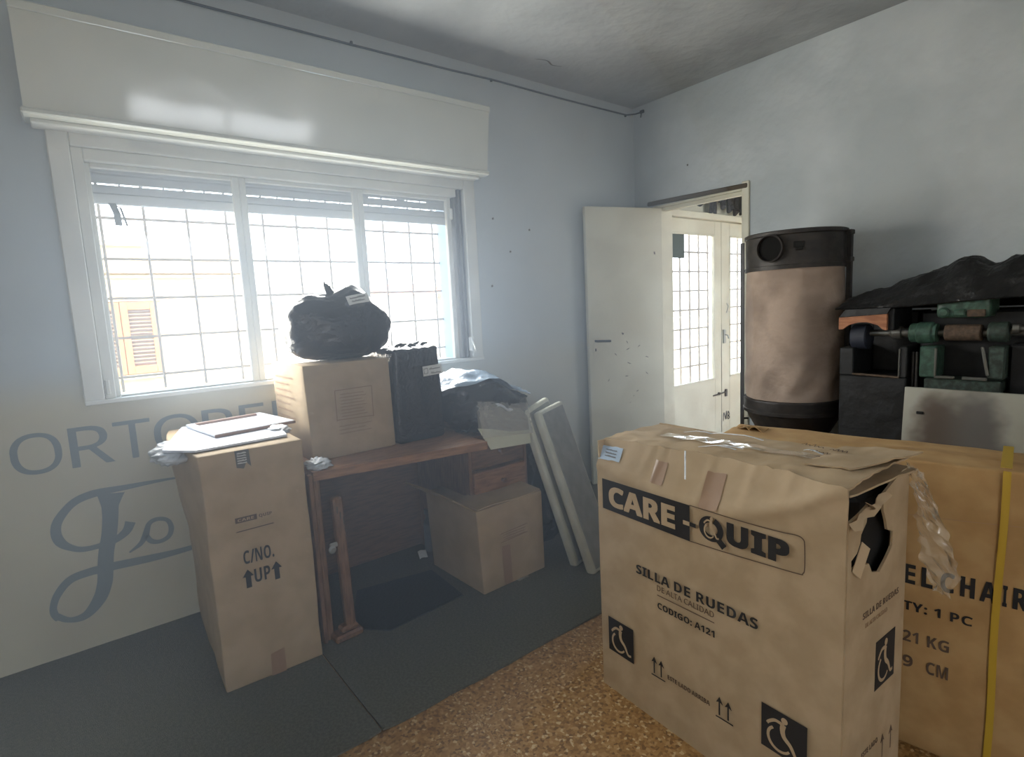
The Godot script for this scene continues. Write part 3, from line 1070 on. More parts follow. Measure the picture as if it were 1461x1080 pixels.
func outside() -> void:
	var st := S()
	bxm(st, Vector3(-30, -0.35, -40), Vector3(40, -0.12, -3.13), 0)
	var gr := struct("ground_street", st, M.street, "pale sunlit street outside the window", "ground")
	# building across the street
	var b := thing("cream_building", "sunlit cream building with orange shutters across the street", "building", Vector3(0, 0, -8))
	st = S()
	bxm(st, Vector3(-6, -0.12, -5), Vector3(1.9, 2.32, 0), 0.01)
	put("wall", st, M.bld, b)
	st = S()
	bxm(st, Vector3(-6, 2.30, -5), Vector3(1.96, 2.36, 0.06), 0.01)
	put("coping", st, M.bld, b)
	st = S()
	bxm(st, Vector3(-6, 1.93, -0.1), Vector3(1.94, 1.965, 0.05), 0.01)
	bxm(st, Vector3(-6, 1.985, -0.1), Vector3(1.95, 2.01, 0.07), 0.01)
	put("cornice", st, M.bld, b)
	st = S()
	bxm(st, Vector3(0.0, 1.66, -0.05), Vector3(0.9, 1.70, 0.04), 0.004)
	put("window_surround", st, M.bld, b)
	st = S()
	bxm(st, Vector3(0.0, 0.74, -0.05), Vector3(0.9, 0.79, 0.06), 0.004)
	put("window_surround", st, M.bld, b)
	for k in 2:
		var x0 := 0.10 if k == 0 else 0.475
		var x1 := x0 + 0.365
		st = S()
		bxm(st, Vector3(x0, 0.80, 0), Vector3(x0 + 0.07, 1.65, 0.04), 0.003)
		bxm(st, Vector3(x1 - 0.07, 0.80, 0), Vector3(x1, 1.65, 0.04), 0.003)
		bxm(st, Vector3(x0 + 0.07, 0.80, 0), Vector3(x1 - 0.07, 0.89, 0.04), 0.003)
		bxm(st, Vector3(x0 + 0.07, 1.56, 0), Vector3(x1 - 0.07, 1.65, 0.04), 0.003)
		var sh := put("shutter", st, M.shut, b)
		for j in 15:
			st = S()
			bx(st, Transform3D(Basis(Vector3.RIGHT, 0.7), Vector3((x0 + x1) * 0.5, 0.915 + j * 0.0445, 0.018)), Vector3(x1 - x0 - 0.14, 0.04, 0.008), 0.002)
			put("slat", st, M.shut_slat, sh)
	# farther white building on the right, with an air conditioner
	var b2 := thing("white_building", "pale building farther down the street with an air conditioner on it", "building", Vector3(0, 0, -11))
	st = S()
	bxm(st, Vector3(2.6, -0.12, -6), Vector3(4.4, 1.95, 0), 0.01)
	put("wall", st, M.bld2, b2)
	st = S()
	bxm(st, Vector3(2.5, 1.95, -6), Vector3(4.5, 2.02, 0.1), 0.01)
	put("coping", st, M.bld2, b2)
	st = S()
	bxm(st, Vector3(2.75, 1.35, 0), Vector3(3.2, 1.75, 0.25), 0.02)
	var ac := put("air_conditioner", st, M.bld2, b2)
	st = S()
	lathe(st, [Vector2(0.0, 0.0), Vector2(0.14, 0.0), Vector2(0.14, 0.01), Vector2(0.11, 0.01), Vector2(0.1, 0.004), Vector2(0.0, 0.004)], 20, Transform3D(Basis(Vector3.RIGHT, PI / 2), Vector3(2.95, 1.55, 0.25)))
	put("fan_grille", st, M.track, ac)
	# distant low houses with tiled roofs
	var hx := [[4.8, 3.2, 2.55], [8.2, 3.8, 2.6], [12.4, 4.5, 2.5]]
	var hl := ["distant low house with tile roof, nearest the white building", "distant low house with tile roof, middle of the row down the street", "distant low house with tile roof, farthest right in the window"]
	for i in 3:
		var x: float = hx[i][0]
		var wd: float = hx[i][1]
		var hh: float = hx[i][2]
		var h := thing("low_house", hl[i], "house", Vector3(x, 0, -20), Basis(), "low houses down the street")
		st = S()
		bxm(st, Vector3(0, -0.12, -4), Vector3(wd, hh - 0.5, 0), 0.01)
		put("wall", st, M.bld2, h)
		st = S()
		plate(st, Transform3D(Basis(Vector3(0, 0, -1), Vector3(0, 1, 0), Vector3(1, 0, 0)), Vector3(-0.1, hh - 0.5, 0)), V2([-0.2, 0.0, 4.2, 0.0, 2.0, 0.55]), wd + 0.2)
		put("roof", st, M.rooft, h)
	# facing wall seen through the glazed doors is only bright street: a low garden wall
	st = S()
	bxm(st, Vector3(5.5, -0.12, -9.3), Vector3(16, 0.9, -9.0), 0.02)
	tag(put("garden_wall", st, M.bld2), "low pale garden wall across the street beyond the glazed doors", "wall")

func floor_things() -> void:
	# two carpet pieces butted at x 0.64
	var c := [[-2.0, 0.637, -1.597, 0.0], [0.643, 3.2, -1.59, 0.003]]
	var lab := ["dark grey green carpet piece under the tall carton", "dark grey green carpet piece in front of the desk"]
	for k in 2:
		var x0: float = c[k][0]
		var x1: float = c[k][1]
		var z1: float = c[k][2]
		var st := S()
		var nz := noise(1.5, 60 + k, 3)
		sheet(st, 60, 30, func(u: float, v: float) -> Vector3:
			var x := lerpf(x0, x1, u)
			var z := lerpf(z1 + 0.008 * nz.get_noise_2d(x * 2.0, 0), BK, v)
			var lift := 0.006 * maxf(0.0, 1.0 - absf(x - 0.64) / 0.06) * smoothstep(-1.9, -1.6, z)
			return Vector3(x, 0.008 + lift + 0.001 * nz.get_noise_2d(x * 3.0, z * 3.0), z), Vector3(0, -0.008, 0))
		tag(put("carpet", st, M.carpet), lab[k], "carpet")
	var st := S()
	plate(st, Transform3D(Basis(Vector3(1, 0, 0), Vector3(0, 0, -1), Vector3(0, 1, 0)), Vector3(0, 0.009, 0)), V2([0.80, 2.235, 0.915, 2.10, 1.31, 2.13, 1.33, 2.46, 0.95, 2.53]), 0.006)
	tag(put("floor_mat", st, M.mat), "dark blue grey mat on the carpet in the desk kneehole", "mat")
	st = S()
	sheet(st, 4, 4, func(u: float, v: float) -> Vector3: return Vector3(1.35 + u * 0.05, 0.012 + 0.035 * v + 0.004 * sin(u * 5), -2.62 - 0.02 * v), Vector3(0, 0.001, -0.001))
	tag(put("paper_scrap", st, M.paper), "small white paper scrap on the floor under the desk", "paper")

func wall_lettering() -> void:
	var wb: Node = get_node("wall_back")
	var F := Transform3D(Basis(), Vector3(0, 0, BK))
	# ORTOPEDIA, the end of it behind the boxes
	var L := [["O", -0.245, 0.158], ["R", -0.062, 0.145], ["T", 0.088, 0.134], ["O", 0.232, 0.178], ["P", 0.424, 0.128], ["E", 0.583, 0.112], ["D", 0.735, 0.14], ["I", 0.91, 0.022], ["A", 0.96, 0.15]]
	for l in L:
		words("painted_letter", l[0], F, l[1], 0.789, l[2], 0.166, M.letter, wb, 400, 0.0, 0.0012)
	# the script name below: big initial and an o
	var st := S()
	stroke(st, F, V2([0.34, 0.664, 0.22, 0.668, 0.10, 0.668, 0.0, 0.668, -0.066, 0.652, -0.108, 0.618, -0.138, 0.575, -0.146, 0.53, -0.135, 0.49, -0.11, 0.463, -0.075, 0.443, -0.024, 0.439, 0.04, 0.448, 0.085, 0.475, 0.104, 0.512]), [0.004, 0.02, 0.032, 0.03, 0.034, 0.036, 0.024, 0.022, 0.03, 0.04])
	stroke(st, F, V2([0.05, 0.655, 0.042, 0.60, 0.037, 0.55, 0.025, 0.48, 0.005, 0.40, -0.005, 0.33, -0.015, 0.27, -0.04, 0.21, -0.09, 0.158, -0.145, 0.157, -0.185, 0.19]), [0.1, 0.06, 0.056, 0.055, 0.055, 0.056, 0.054, 0.05, 0.034, 0.022, 0.026], 0.0009)
	stroke(st, F, V2([-0.18, 0.172, -0.19, 0.2, -0.19, 0.232, -0.17, 0.28, -0.125, 0.326, -0.06, 0.338, 0.025, 0.336, 0.15, 0.328, 0.262, 0.325, 0.40, 0.33]), [0.02, 0.026, 0.024, 0.028, 0.032, 0.034, 0.036, 0.034, 0.026, 0.02], 0.0013)
	put("painted_script", st, M.letter, wb)
	st = S()
	stroke(st, F, V2([0.085, 0.378, 0.13, 0.405, 0.152, 0.44, 0.17, 0.485, 0.205, 0.497, 0.24, 0.48, 0.25, 0.44, 0.235, 0.405, 0.20, 0.393, 0.168, 0.405, 0.152, 0.44]), [0.006, 0.02, 0.026, 0.02, 0.018, 0.018, 0.022, 0.02, 0.018, 0.022, 0.02], 0.0012)
	put("painted_script", st, M.letter, wb)

# ------------------------------------------------------------------ cartons
func left_carton() -> void:
	var b := Basis(Vector3.UP, deg_to_rad(-2.0))
	var t := thing("tall_carton", "tall brown carton marked UP, standing left against the lettered wall", "carton", Vector3(0.289, 0.008, -2.147), b)
	var nz := noise(1.8, 70, 3)
	var st := S()
	dbox(st, Vector3(0, 0, -0.675), Vector3(0.35, 0.887, 0), 14, 0.006, func(p: Vector3) -> Vector3:
		# the left side bulges, the upper corners are soft
		var side := clampf((0.35 - p.x) / 0.35, 0, 1)
		var k := sin(PI * clampf(-p.z / 0.675, 0, 1)) * smoothstep(0.2, 0.8, p.y)
		p.x -= 0.03 * k * side * side + 0.03 * side * smoothstep(0.4, 0.9, p.y) * smoothstep(0.1, 0.5, -p.z)
		p += Vector3(nz.get_noise_3dv(p * 2.0), 0, nz.get_noise_3dv(p * 2.0 + Vector3(9, 0, 0)) * (1.0 if p.z < -0.01 else 0.15)) * 0.006
		return p)
	put("body", st, M.card, t)
	var F := Transform3D(Basis(), Vector3(0, 0, 0.0022))
	words("lettering", "C/NO.", F, 0.105, 0.462, 0.105, 0.052, M.ink, t, 700)
	words("lettering", "UP", F, 0.135, 0.384, 0.055, 0.052, M.ink, t, 700)
	for x in [0.099, 0.198]:
		st = S()
		plate(st, F, V2([x + 0.006, 0.372, x + 0.024, 0.372, x + 0.024, 0.415, x + 0.034, 0.415, x + 0.015, 0.442, x - 0.004, 0.415, x + 0.006, 0.415]), 0.0006)
		put("arrow_mark", st, M.ink, t)
	st = S()
	plate(st, F, rect(0.092, 0.622, 0.165, 0.642), 0.0006)
	stroke(st, F, V2([0.092, 0.590, 0.22, 0.592]), [0.004])
	put("printed_band", st, M.ink_soft, t)
	words("lettering", "CARE", F, 0.1, 0.627, 0.055, 0.010, M.card_print, t, 700, 0.0, 0.0012)
	words("lettering", "QUIP", F, 0.172, 0.624, 0.045, 0.014, M.ink_soft, t, 700)
	st = S()
	plate(st, F, V2([0.115, 0.887, 0.162, 0.887, 0.165, 0.822, 0.15, 0.84, 0.14, 0.818, 0.117, 0.825]), 0.0006)
	var lb := put("torn_label", st, mat(Color(0.36, 0.35, 0.33), 0.6), t)
	st = S()
	for k in 5:
		scribble(st, F * Transform3D(Basis(), Vector3(0, 0, 0.001)), 0.122, 0.838 + k * 0.009, 0.03, 0.006, 0.0015, rng)
	put("print", st, M.paper, lb)
	st = S()
	plate(st, F, V2([0.157, 0.0, 0.21, 0.0, 0.21, 0.095, 0.16, 0.088]), 0.0006)
	plate(st, Transform3D(Basis(), Vector3(0, 0, 0)), rect(0.15, -0.004, 0.21, 0.0), 0.002)
	put("tape", st, M.tape, t)
	st = S()
	for q in [[0.31, 0.70], [0.325, 0.62], [0.33, 0.5], [0.325, 0.45], [0.328, 0.30]]:
		stroke(st, F, V2([q[0], q[1], q[0] + 0.012, q[1] - 0.012]), [0.002, 0.006, 0.001])
	put("scuff", st, M.card_print, t)
	# crumpled plastic wrap sticking out of the top corners
	var cn := noise(9.0, 73, 3)
	for k in 2:
		st = S()
		var c := Vector3(-0.06, 0.865, -0.27) if k == 0 else Vector3(0.325, 0.89, -0.25)
		var sz := Vector3(0.065, 0.035, 0.14) if k == 0 else Vector3(0.045, 0.02, 0.08)
		blob(st, 26, 18, func(d: Vector3) -> Vector3: return c + d * sz * (1.0 + 0.45 * cn.get_noise_3dv(d * 1.1 + Vector3(k * 5, 0, 0))))
		put("plastic_wrap", st, M.foil, t)
	# white board on top, one corner cut, and the small frame on it
	st = S()
	plate(st, Transform3D(Basis(Vector3(1, 0, 0), Vector3(0, 0, -1), Vector3(0, 1, 0)), Vector3(0, 0.899, 0)), V2([0.205, 2.325, 0.293, 2.215, 0.612, 2.225, 0.655, 2.52, 0.60, 2.74, 0.33, 2.79]), 0.008)
	tag(put("white_board", st, M.lam), "glossy white board with a cut corner on top of the tall carton", "board")
	var fr := thing("small_frame", "small empty picture frame lying on the glossy white board", "frame", Vector3(0.39, 0.9085, -2.385), Basis(Vector3.UP, deg_to_rad(8.0)))
	st = S()
	bxm(st, Vector3(0, 0, -0.03), Vector3(0.32, 0.014, 0), 0.003)
	bxm(st, Vector3(0, 0, -0.36), Vector3(0.32, 0.014, -0.33), 0.003)
	bxm(st, Vector3(0, 0, -0.33), Vector3(0.03, 0.014, -0.03), 0.003)
	bxm(st, Vector3(0.29, 0, -0.33), Vector3(0.32, 0.014, -0.03), 0.003)
	put("moulding", st, M.lam, fr)
	st = S()
	bxm(st, Vector3(-0.002, 0, 0), Vector3(0.322, 0.011, 0.002), 0)
	put("bare_edge", st, M.frame_w, fr)
	st = S()
	bxm(st, Vector3(0.03, 0.0, -0.345), Vector3(0.29, 0.0155, -0.328), 0.001)
	put("bare_edge", st, M.frame_w, fr)
	st = S()
	bxm(st, Vector3(0.03, 0.001, -0.33), Vector3(0.29, 0.005, -0.03), 0.001)
	put("backing", st, M.lam, fr)

func desk_group() -> void:
	var t := thing("desk", "old brown wooden desk under the boxes, drawers on its right", "desk", Vector3(0.69, 0.008, -2.20))
	var st := S()
	# top board, its right end a little forward
	plate(st, Transform3D(Basis(Vector3(1, 0, 0), Vector3(0, 0, -1), Vector3(0, 1, 0)), Vector3(0, 0.695, 0)), V2([0.0, 0.0, 0.772, -0.125, 0.80, 0.64, 0.0, 0.64]), 0.036)
	put("tabletop", st, M.wood, t)
	st = S()
	bxm(st, Vector3(0.0, 0.0, -0.64), Vector3(0.026, 0.694, -0.012), 0.003)
	put("side_panel", st, M.wood_up, t)
	st = S()
	bxm(st, Vector3(-0.02, 0.0, -0.03), Vector3(-0.004, 0.72, 0.0), 0.002)
	put("edge_strip", st, M.wood_up, t)
	st = S()
	bxm(st, Vector3(0.028, 0.012, -0.60), Vector3(0.77, 0.69, -0.58), 0.002)
	put("modesty_panel", st, M.wood_dark, t)
	st = S()
	bxm(st, Vector3(0.77, 0.0, -0.64), Vector3(0.79, 0.70, -0.045), 0.003)
	bxm(st, Vector3(1.125, 0.0, -0.64), Vector3(1.145, 0.70, -0.045), 0.003)
	bxm(st, Vector3(0.79, 0.06, -0.64), Vector3(1.125, 0.69, -0.62), 0.002)
	bxm(st, Vector3(0.802, 0.70, -0.64), Vector3(1.145, 0.72, -0.04), 0.003)
	bxm(st, Vector3(0.79, 0.02, -0.62), Vector3(1.125, 0.06, -0.065), 0.003)
	put("drawer_case", st, M.wood_up, t)
	for yy in [[0.548, 0.695, -0.045], [0.402, 0.535, -0.033], [0.235, 0.39, -0.045], [0.07, 0.225, -0.045]]:
		st = S()
		bxm(st, Vector3(0.792, yy[0], -0.5), Vector3(1.123, yy[1], yy[2]), 0.004)
		var dr := put("drawer", st, M.wood if yy[2] > -0.04 else M.wood_dark, t)
		st = S()
		var ym: float = (yy[0] + yy[1]) * 0.5
		lathe(st, [Vector2(0, 0), Vector2(0.009, 0), Vector2(0.007, 0.014), Vector2(0.014, 0.022), Vector2(0.01, 0.03), Vector2(0, 0.031)], 14, Transform3D(Basis(Vector3.RIGHT, PI / 2), Vector3(0.965, ym, yy[2])))
		put("knob", st, M.wood_dark, dr)
	# post with a foot standing in the kneehole
	var p := thing("wooden_post", "worn wooden post on a flat foot, standing in front of the desk's left end", "post", Vector3(0.765, 0.008, -2.195), Basis(Vector3.UP, deg_to_rad(4.0)))
	st = S()
	bx(st, Transform3D(Basis(Vector3.BACK, 0.02), Vector3(0.012, 0.325, 0)), Vector3(0.042, 0.57, 0.036), 0.007)
	put("upright", st, M.wood_up, p)
	st = S()
	bxm(st, Vector3(-0.062, 0, -0.035), Vector3(0.062, 0.03, 0.035), 0.008)
	bxm(st, Vector3(-0.03, 0.03, -0.025), Vector3(0.045, 0.055, 0.025), 0.008)
	put("foot", st, M.wood_up, p)
	st = S()
	bxm(st, Vector3(-0.042, 0.405, 0.0), Vector3(-0.006, 0.425, 0.012), 0.004)
	lathe(st, [Vector2(0, 0), Vector2(0.014, 0), Vector2(0.016, 0.008), Vector2(0.01, 0.014), Vector2(0, 0.014)], 12, Transform3D(Basis(Vector3.RIGHT, PI / 2), Vector3(-0.035, 0.4, 0.008)))
	put("knob", st, M.alu, p)
	st = S()
	for k in 3:
		bx(st, Transform3D(Basis(), Vector3(-0.002 + k * 0.012, 0.56 - 0.025 * k, 0.019)), Vector3(0.006, 0.03, 0.002), 0.001)
	put("nail_slot", st, M.grime, p)
	st = S()
	lathe(st, [Vector2(0, 0), Vector2(0.035, 0), Vector2(0.038, 0.01), Vector2(0.036, 0.16), Vector2(0.022, 0.19), Vector2(0.022, 0.215), Vector2(0.03, 0.217), Vector2(0.03, 0.24), Vector2(0, 0.243)], 20, Transform3D(Basis(), Vector3(1.465, 0.0085, -2.69)))
	tag(put("grey_bottle", st, mat(Color(0.42, 0.44, 0.46), 0.5)), "dull grey bottle standing far back in the desk kneehole", "bottle")
	# open carton on the floor
	var lc := thing("open_carton", "small carton with one flap sticking up, on the carpet before the drawers", "carton", Vector3(1.386, 0.0085, -2.062), Basis(Vector3.UP, deg_to_rad(1.5)))
	var nz := noise(2.2, 75, 3)
	st = S()
	dbox(st, Vector3(0, 0, -0.45), Vector3(0.395, 0.415, 0), 10, 0.006, func(q: Vector3) -> Vector3:
		q.z += nz.get_noise_3dv(q * 2.0) * (0.001 if q.z > -0.01 else 0.006)
		q.x -= 0.02 * (q.y / 0.42) * (0.395 - q.x) / 0.395
		return q)
	put("body", st, M.card, lc)
	st = S()
	sheet(st, 8, 6, func(u: float, v: float) -> Vector3: return Vector3(-0.022 - 0.12 * v, 0.414 + 0.085 * v + 0.006 * sin(u * 4.0), lerpf(-0.005, -0.43, u)), Vector3(0.002, 0.005, 0))
	put("flap", st, M.card, lc)
	st = S()
	sheet(st, 8, 4, func(u: float, v: float) -> Vector3: return Vector3(lerpf(-0.005, 0.39, u), 0.417 + 0.012 * u * v + 0.004 * sin(u * 7.0), -0.005 - 0.2 * v), Vector3(0, 0.004, 0))
	put("flap", st, M.card, lc)
	var F := Transform3D(Basis(), Vector3(0, 0, 0.002))
	st = S()
	for y in [0.268, 0.225]:
		stroke(st, F, V2([0.115, y, 0.285, y + 0.006]), [0.004])
	for k in 3:
		scribble(st, F, 0.13, 0.232 + k * 0.012, 0.14, 0.007, 0.002, rng)
	put("print", st, M.ink_faint, lc)
	st = S()
	plate(st, F, V2([0.125, 0.004, 0.175, 0.004, 0.17, 0.2, 0.118, 0.205]), 0.0005)
	put("tape", st, M.tape, lc)
	st = S()
	sheet(st, 4, 2, func(u: float, v: float) -> Vector3: return Vector3(0.20 + 0.07 * u, 0.003 + 0.004 * sin(u * 3), 0.004 + 0.016 * v), Vector3(0, 0.001, 0))
	put("loose_tape", st, M.clear, lc)
	# dark bag on the floor behind the padded boards
	st = S()
	var bn := noise(2.2, 77, 4)
	blob(st, 60, 40, func(d: Vector3) -> Vector3:
		var r := 1.0 + 0.22 * bn.get_noise_3dv(d * 1.2) - 0.06 * absf(bn.get_noise_3dv(d * 4.0))
		return Vector3(2.02, 0.28, -2.42) + Vector3(sgnpow(d.x, 0.8) * 0.15, maxf(sgnpow(d.y, 0.7) * 0.31, -0.268), sgnpow(d.z, 0.8) * 0.18) * Vector3(r, 1.0, r))
	tag(put("black_bag", st, M.bag), "black plastic bag on the floor behind the padded boards", "bag")

func desk_top_things() -> void:
	var Y := 0.7395
	# carton
	var t := thing("carton", "brown carton with a faint printed square, on the left of the desk", "carton", Vector3(0.745, Y, -2.352), Basis(Vector3.UP, deg_to_rad(0.8)))
	var nz := noise(2.0, 80, 3)
	var st := S()
	dbox(st, Vector3(0, 0, -0.44), Vector3(0.39, 0.415, 0), 10, 0.005, func(q: Vector3) -> Vector3:
		q.z += nz.get_noise_3dv(q * 2.0) * (0.001 if q.z > -0.01 else 0.008)
		q.x -= 0.01 * (q.y / 0.42) * (1.0 if q.x < 0.2 else 0.6)
		return q)
	put("body", st, M.card, t)
	var F := Transform3D(Basis(), Vector3(0, 0, 0.0018))
	st = S()
	for s in [[0.118, 0.16, 0.118, 0.295], [0.118, 0.295, 0.29, 0.297], [0.29, 0.297, 0.288, 0.155], [0.118, 0.165, 0.288, 0.16]]:
		stroke(st, F, V2(s), [0.0035])
	for k in 8:
		scribble(st, F, 0.14, 0.175 + k * 0.014, 0.12 - 0.01 * (k % 3), 0.006, 0.0016, rng)
	for k in 3:
		scribble(st, F, 0.125, 0.10 + k * 0.016, 0.15 - 0.03 * (k % 2), 0.007, 0.0016, rng)
	put("print", st, M.ink_faint, t)
	st = S()
	var FL := Transform3D(Basis(Vector3(0, 0, 1), Vector3(0, 1, 0), Vector3(-1, 0, 0)), Vector3(-0.011, 0, -0.44))
	for k in 7:
		scribble(st, FL, 0.05, 0.17 + k * 0.03, 0.25 - 0.03 * (k % 3), 0.009, 0.003, rng)
	put("print", st, M.ink_faint, t)
	st = S()
	plate(st, Transform3D(Basis(Vector3(1, 0, 0), Vector3(0, 0, -1), Vector3(0, 1, 0)), Vector3(0, 0.4155, 0)), rect(0.005, 0.195, 0.385, 0.245), 0.0008)
	put("tape", st, M.tape, t)
	# plastic wrap crushed at the desk's left front corner
	st = S()
	var cn := noise(9.0, 81, 3)
	blob(st, 28, 18, func(d: Vector3) -> Vector3: return Vector3(0.735, 0.752, -2.27) + d * Vector3(0.05, 0.022, 0.06) * (1.0 + 0.5 * cn.get_noise_3dv(d * 1.2)))
	tag(put("plastic_wrap", st, M.foil), "crushed clear plastic wrap on the front left corner of the desk", "plastic")
	# knotted bag on the carton
	var bg := thing("knotted_bag", "knotted black plastic bag on top of the desk carton before the window", "bag", Vector3(0.975, 1.1565, -2.55))
	var bn := noise(1.3, 82, 4)
	var bs := noise(0.9, 84, 1)
	var rn := noise(2.4, 83, 3, FastNoiseLite.TYPE_SIMPLEX_SMOOTH, true)
	st = S()
	var c := Vector3(0.0, 0.14, 0.0)
	var ff := func(d: Vector3) -> Vector3:
		var r := 1.0 + 0.12 * bs.get_noise_3dv(d * 1.1) + 0.02 * bs.get_noise_3dv(d * 5.0) + 0.010 * rn.get_noise_3dv(d * 0.8)
		var p := Vector3(sgnpow(d.x, 0.68) * 0.246, sgnpow(d.y, 0.72) * 0.148, sgnpow(d.z, 0.8) * 0.17) * r
		p.x *= 1.0 - 0.13 * smoothstep(0.02, -0.14, p.y)
		# a hump to the right of the knot, the left shoulder lower
		p.y += 0.055 * exp(-pow((p.x - 0.09) / 0.09, 2)) * maxf(d.y, 0.0)
		p.y += 0.012 * smoothstep(-0.02, -0.14, p.x) * maxf(d.y, 0.0)
		p.x -= 0.014
		p.y = maxf(p.y, -0.138)
		return c + p
	blob(st, 90, 60, ff)
	put("body", st, M.bag, bg)
	st = S()
	var kb := Vector3(-0.005, 0.27, 0.03)
	tube(st, [kb + Vector3(0.035, -0.06, 0), kb + Vector3(0.02, -0.02, 0), kb + Vector3(-0.005, 0.015, 0.005), kb + Vector3(-0.03, 0.045, 0.01), kb + Vector3(-0.05, 0.075, 0.01)], 0.026, 9, 0.011)
	tube(st, [kb + Vector3(0.03, -0.05, 0.01), kb + Vector3(0.0, 0.005, 0.02), kb + Vector3(-0.035, 0.04, 0.02), kb + Vector3(-0.045, 0.065, 0.02)], 0.018, 8, 0.016)
	tube(st, [kb + Vector3(-0.05, 0.07, 0.01), kb + Vector3(-0.055, 0.10, 0.012)], 0.006, 6, 0.001)
	put("knot", st, M.bag, bg)
	st = S()
	var lt := Transform3D(Basis(Vector3.BACK, 0.16) * Basis(Vector3.RIGHT, -0.45), Vector3(0.05, 0.272, 0.155))
	sheet(st, 6, 4, func(u: float, v: float) -> Vector3: return lt * Vector3(lerpf(-0.052, 0.052, u), lerpf(-0.022, 0.022, v), 0.003 * sin(u * 5.0)), lt.basis.z * -0.0012)
	var lab := put("label", st, M.paper, bg)
	st = S()
	scribble(st, lt * Transform3D(Basis(), Vector3(0, 0, 0.004)), -0.04, 0.003, 0.075, 0.01, 0.002, rng)
	scribble(st, lt * Transform3D(Basis(), Vector3(0, 0, 0.004)), -0.035, -0.013, 0.06, 0.01, 0.002, rng)
	put("handwriting", st, M.ink, lab)
	# box wrapped in black plastic
	var wb := thing("wrapped_box", "upright box wrapped in dark plastic with a white label, right of the desk carton", "box", Vector3(1.142, Y, -2.335))
	st = S()
	dbox(st, Vector3(0, 0, -0.30), Vector3(0.255, 0.45, 0), 14, 0.018, func(q: Vector3) -> Vector3:
		var k := 0.005 * bn.get_noise_3dv(q * 5.0) + 0.003 * sin(q.x * 50.0 + 2.0 * sin(q.y * 7.0)) * smoothstep(0.46, 0.2, q.y)
		q.z += k * (1.0 if q.z > -0.1 else -1.0)
		q.x += 0.004 * bn.get_noise_3dv(q * 5.0 + Vector3(4, 0, 0))
		q.y += 0.014 * bn.get_noise_3dv(q * 14.0 + Vector3(0, 0, 7)) * smoothstep(0.35, 0.45, q.y)
		q.x -= 0.012 * smoothstep(0.2, 0.45, q.y) * (1.0 if q.x > 0.12 else -0.6)
		return q)
	put("wrapping", st, M.bag, wb)
	st = S()
	for k in 5:
		var p0 := Vector3(0.06 + 0.035 * k, 0.44, -0.1 - 0.02 * (k % 2))
		tube(st, [p0, p0 + Vector3(0.01, 0.022, 0.01), p0 + Vector3(0.04, 0.03 - 0.006 * (k % 3), 0.0)], 0.014, 6, 0.005)
	put("gathered_top", st, M.bag, wb)
	st = S()
	var l2 := Transform3D(Basis(Vector3.BACK, 0.05), Vector3(0.195, 0.337, 0.008))
	sheet(st, 4, 3, func(u: float, v: float) -> Vector3: return l2 * Vector3(lerpf(-0.052, 0.052, u), lerpf(-0.024, 0.024, v), 0.006), Vector3(0, 0, -0.0012))
	lab = put("label", st, M.paper, wb)
	st = S()
	scribble(st, l2 * Transform3D(Basis(), Vector3(0, 0, 0.0065)), -0.018, 0.004, 0.06, 0.01, 0.002, rng)
	scribble(st, l2 * Transform3D(Basis(), Vector3(0, 0, 0.0065)), -0.01, -0.017, 0.055, 0.01, 0.002, rng)
	for s in [[-0.046, -0.012, -0.046, 0.012], [-0.046, 0.012, -0.026, 0.012], [-0.026, 0.012, -0.026, -0.012], [-0.026, -0.012, -0.046, -0.012]]:
		stroke(st, l2 * Transform3D(Basis(), Vector3(0, 0, 0.0065)), V2(s), [0.002])
	put("handwriting", st, M.ink, lab)
	# bag with clear plastic and a pale card in it
	var bb := thing("plastic_bundle", "bundle of dark and clear bluish plastic with a pale card, on the desk's right end", "bag", Vector3(1.67, 0.7285, -2.45))
	st = S()
	blob(st, 80, 50, func(d: Vector3) -> Vector3:
		var r := 1.0 + 0.14 * bn.get_noise_3dv(d * 1.3 + Vector3(3, 3, 3)) + 0.05 * rn.get_noise_3dv(d * 1.5)
		var p := Vector3(sgnpow(d.x, 0.75) * 0.245, sgnpow(d.y, 0.8) * 0.15, sgnpow(d.z, 0.75) * 0.24) * r
		p.y = maxf(p.y, -0.128)
		p.y -= 0.11 * smoothstep(-0.05, 0.24, p.x) * maxf(d.y, 0)
		return Vector3(0, 0.13, 0) + p)
	put("dark_plastic", st, M.bag, bb)
	# pale plastic thrown over its top and back
	st = S()
	var axis := frame_of(Vector3(0.12, 0.85, -0.35))
	sheet(st, 48, 18, func(u: float, v: float) -> Vector3:
		var ph := TAU * u
		var th := deg_to_rad(74.0 + 9.0 * sin(ph * 3.0) + 6.0 * sin(ph * 5.0 + 1.0)) * v
		var d: Vector3 = axis * Vector3(sin(th) * cos(ph), sin(th) * sin(ph), cos(th))
		var r := 1.07 + 0.14 * bn.get_noise_3dv(d * 1.3 + Vector3(3, 3, 3)) + 0.03 * bn.get_noise_3dv(d * 5.0)
		var p := Vector3(sgnpow(d.x, 0.75) * 0.255, sgnpow(d.y, 0.8) * 0.165, sgnpow(d.z, 0.75) * 0.245) * r
		p.y -= 0.11 * smoothstep(-0.05, 0.24, p.x) * maxf(d.y, 0)
		return Vector3(0, 0.135, 0) + p, Vector3(0, -0.0015, 0))
	put("pale_plastic", st, M.blueplastic, bb)
	# card and grey sheet inside the clear front
	var TC := Transform3D(Basis(Vector3.RIGHT, -0.22), Vector3(0, 0.0, 0.262))
	st = S()
	plate(st, TC, V2([-0.175, 0.05, -0.12, -0.065, 0.135, -0.08, 0.142, -0.01, 0.02, 0.0, -0.10, 0.035]), 0.003)
	put("card", st, M.pale, bb)
	st = S()
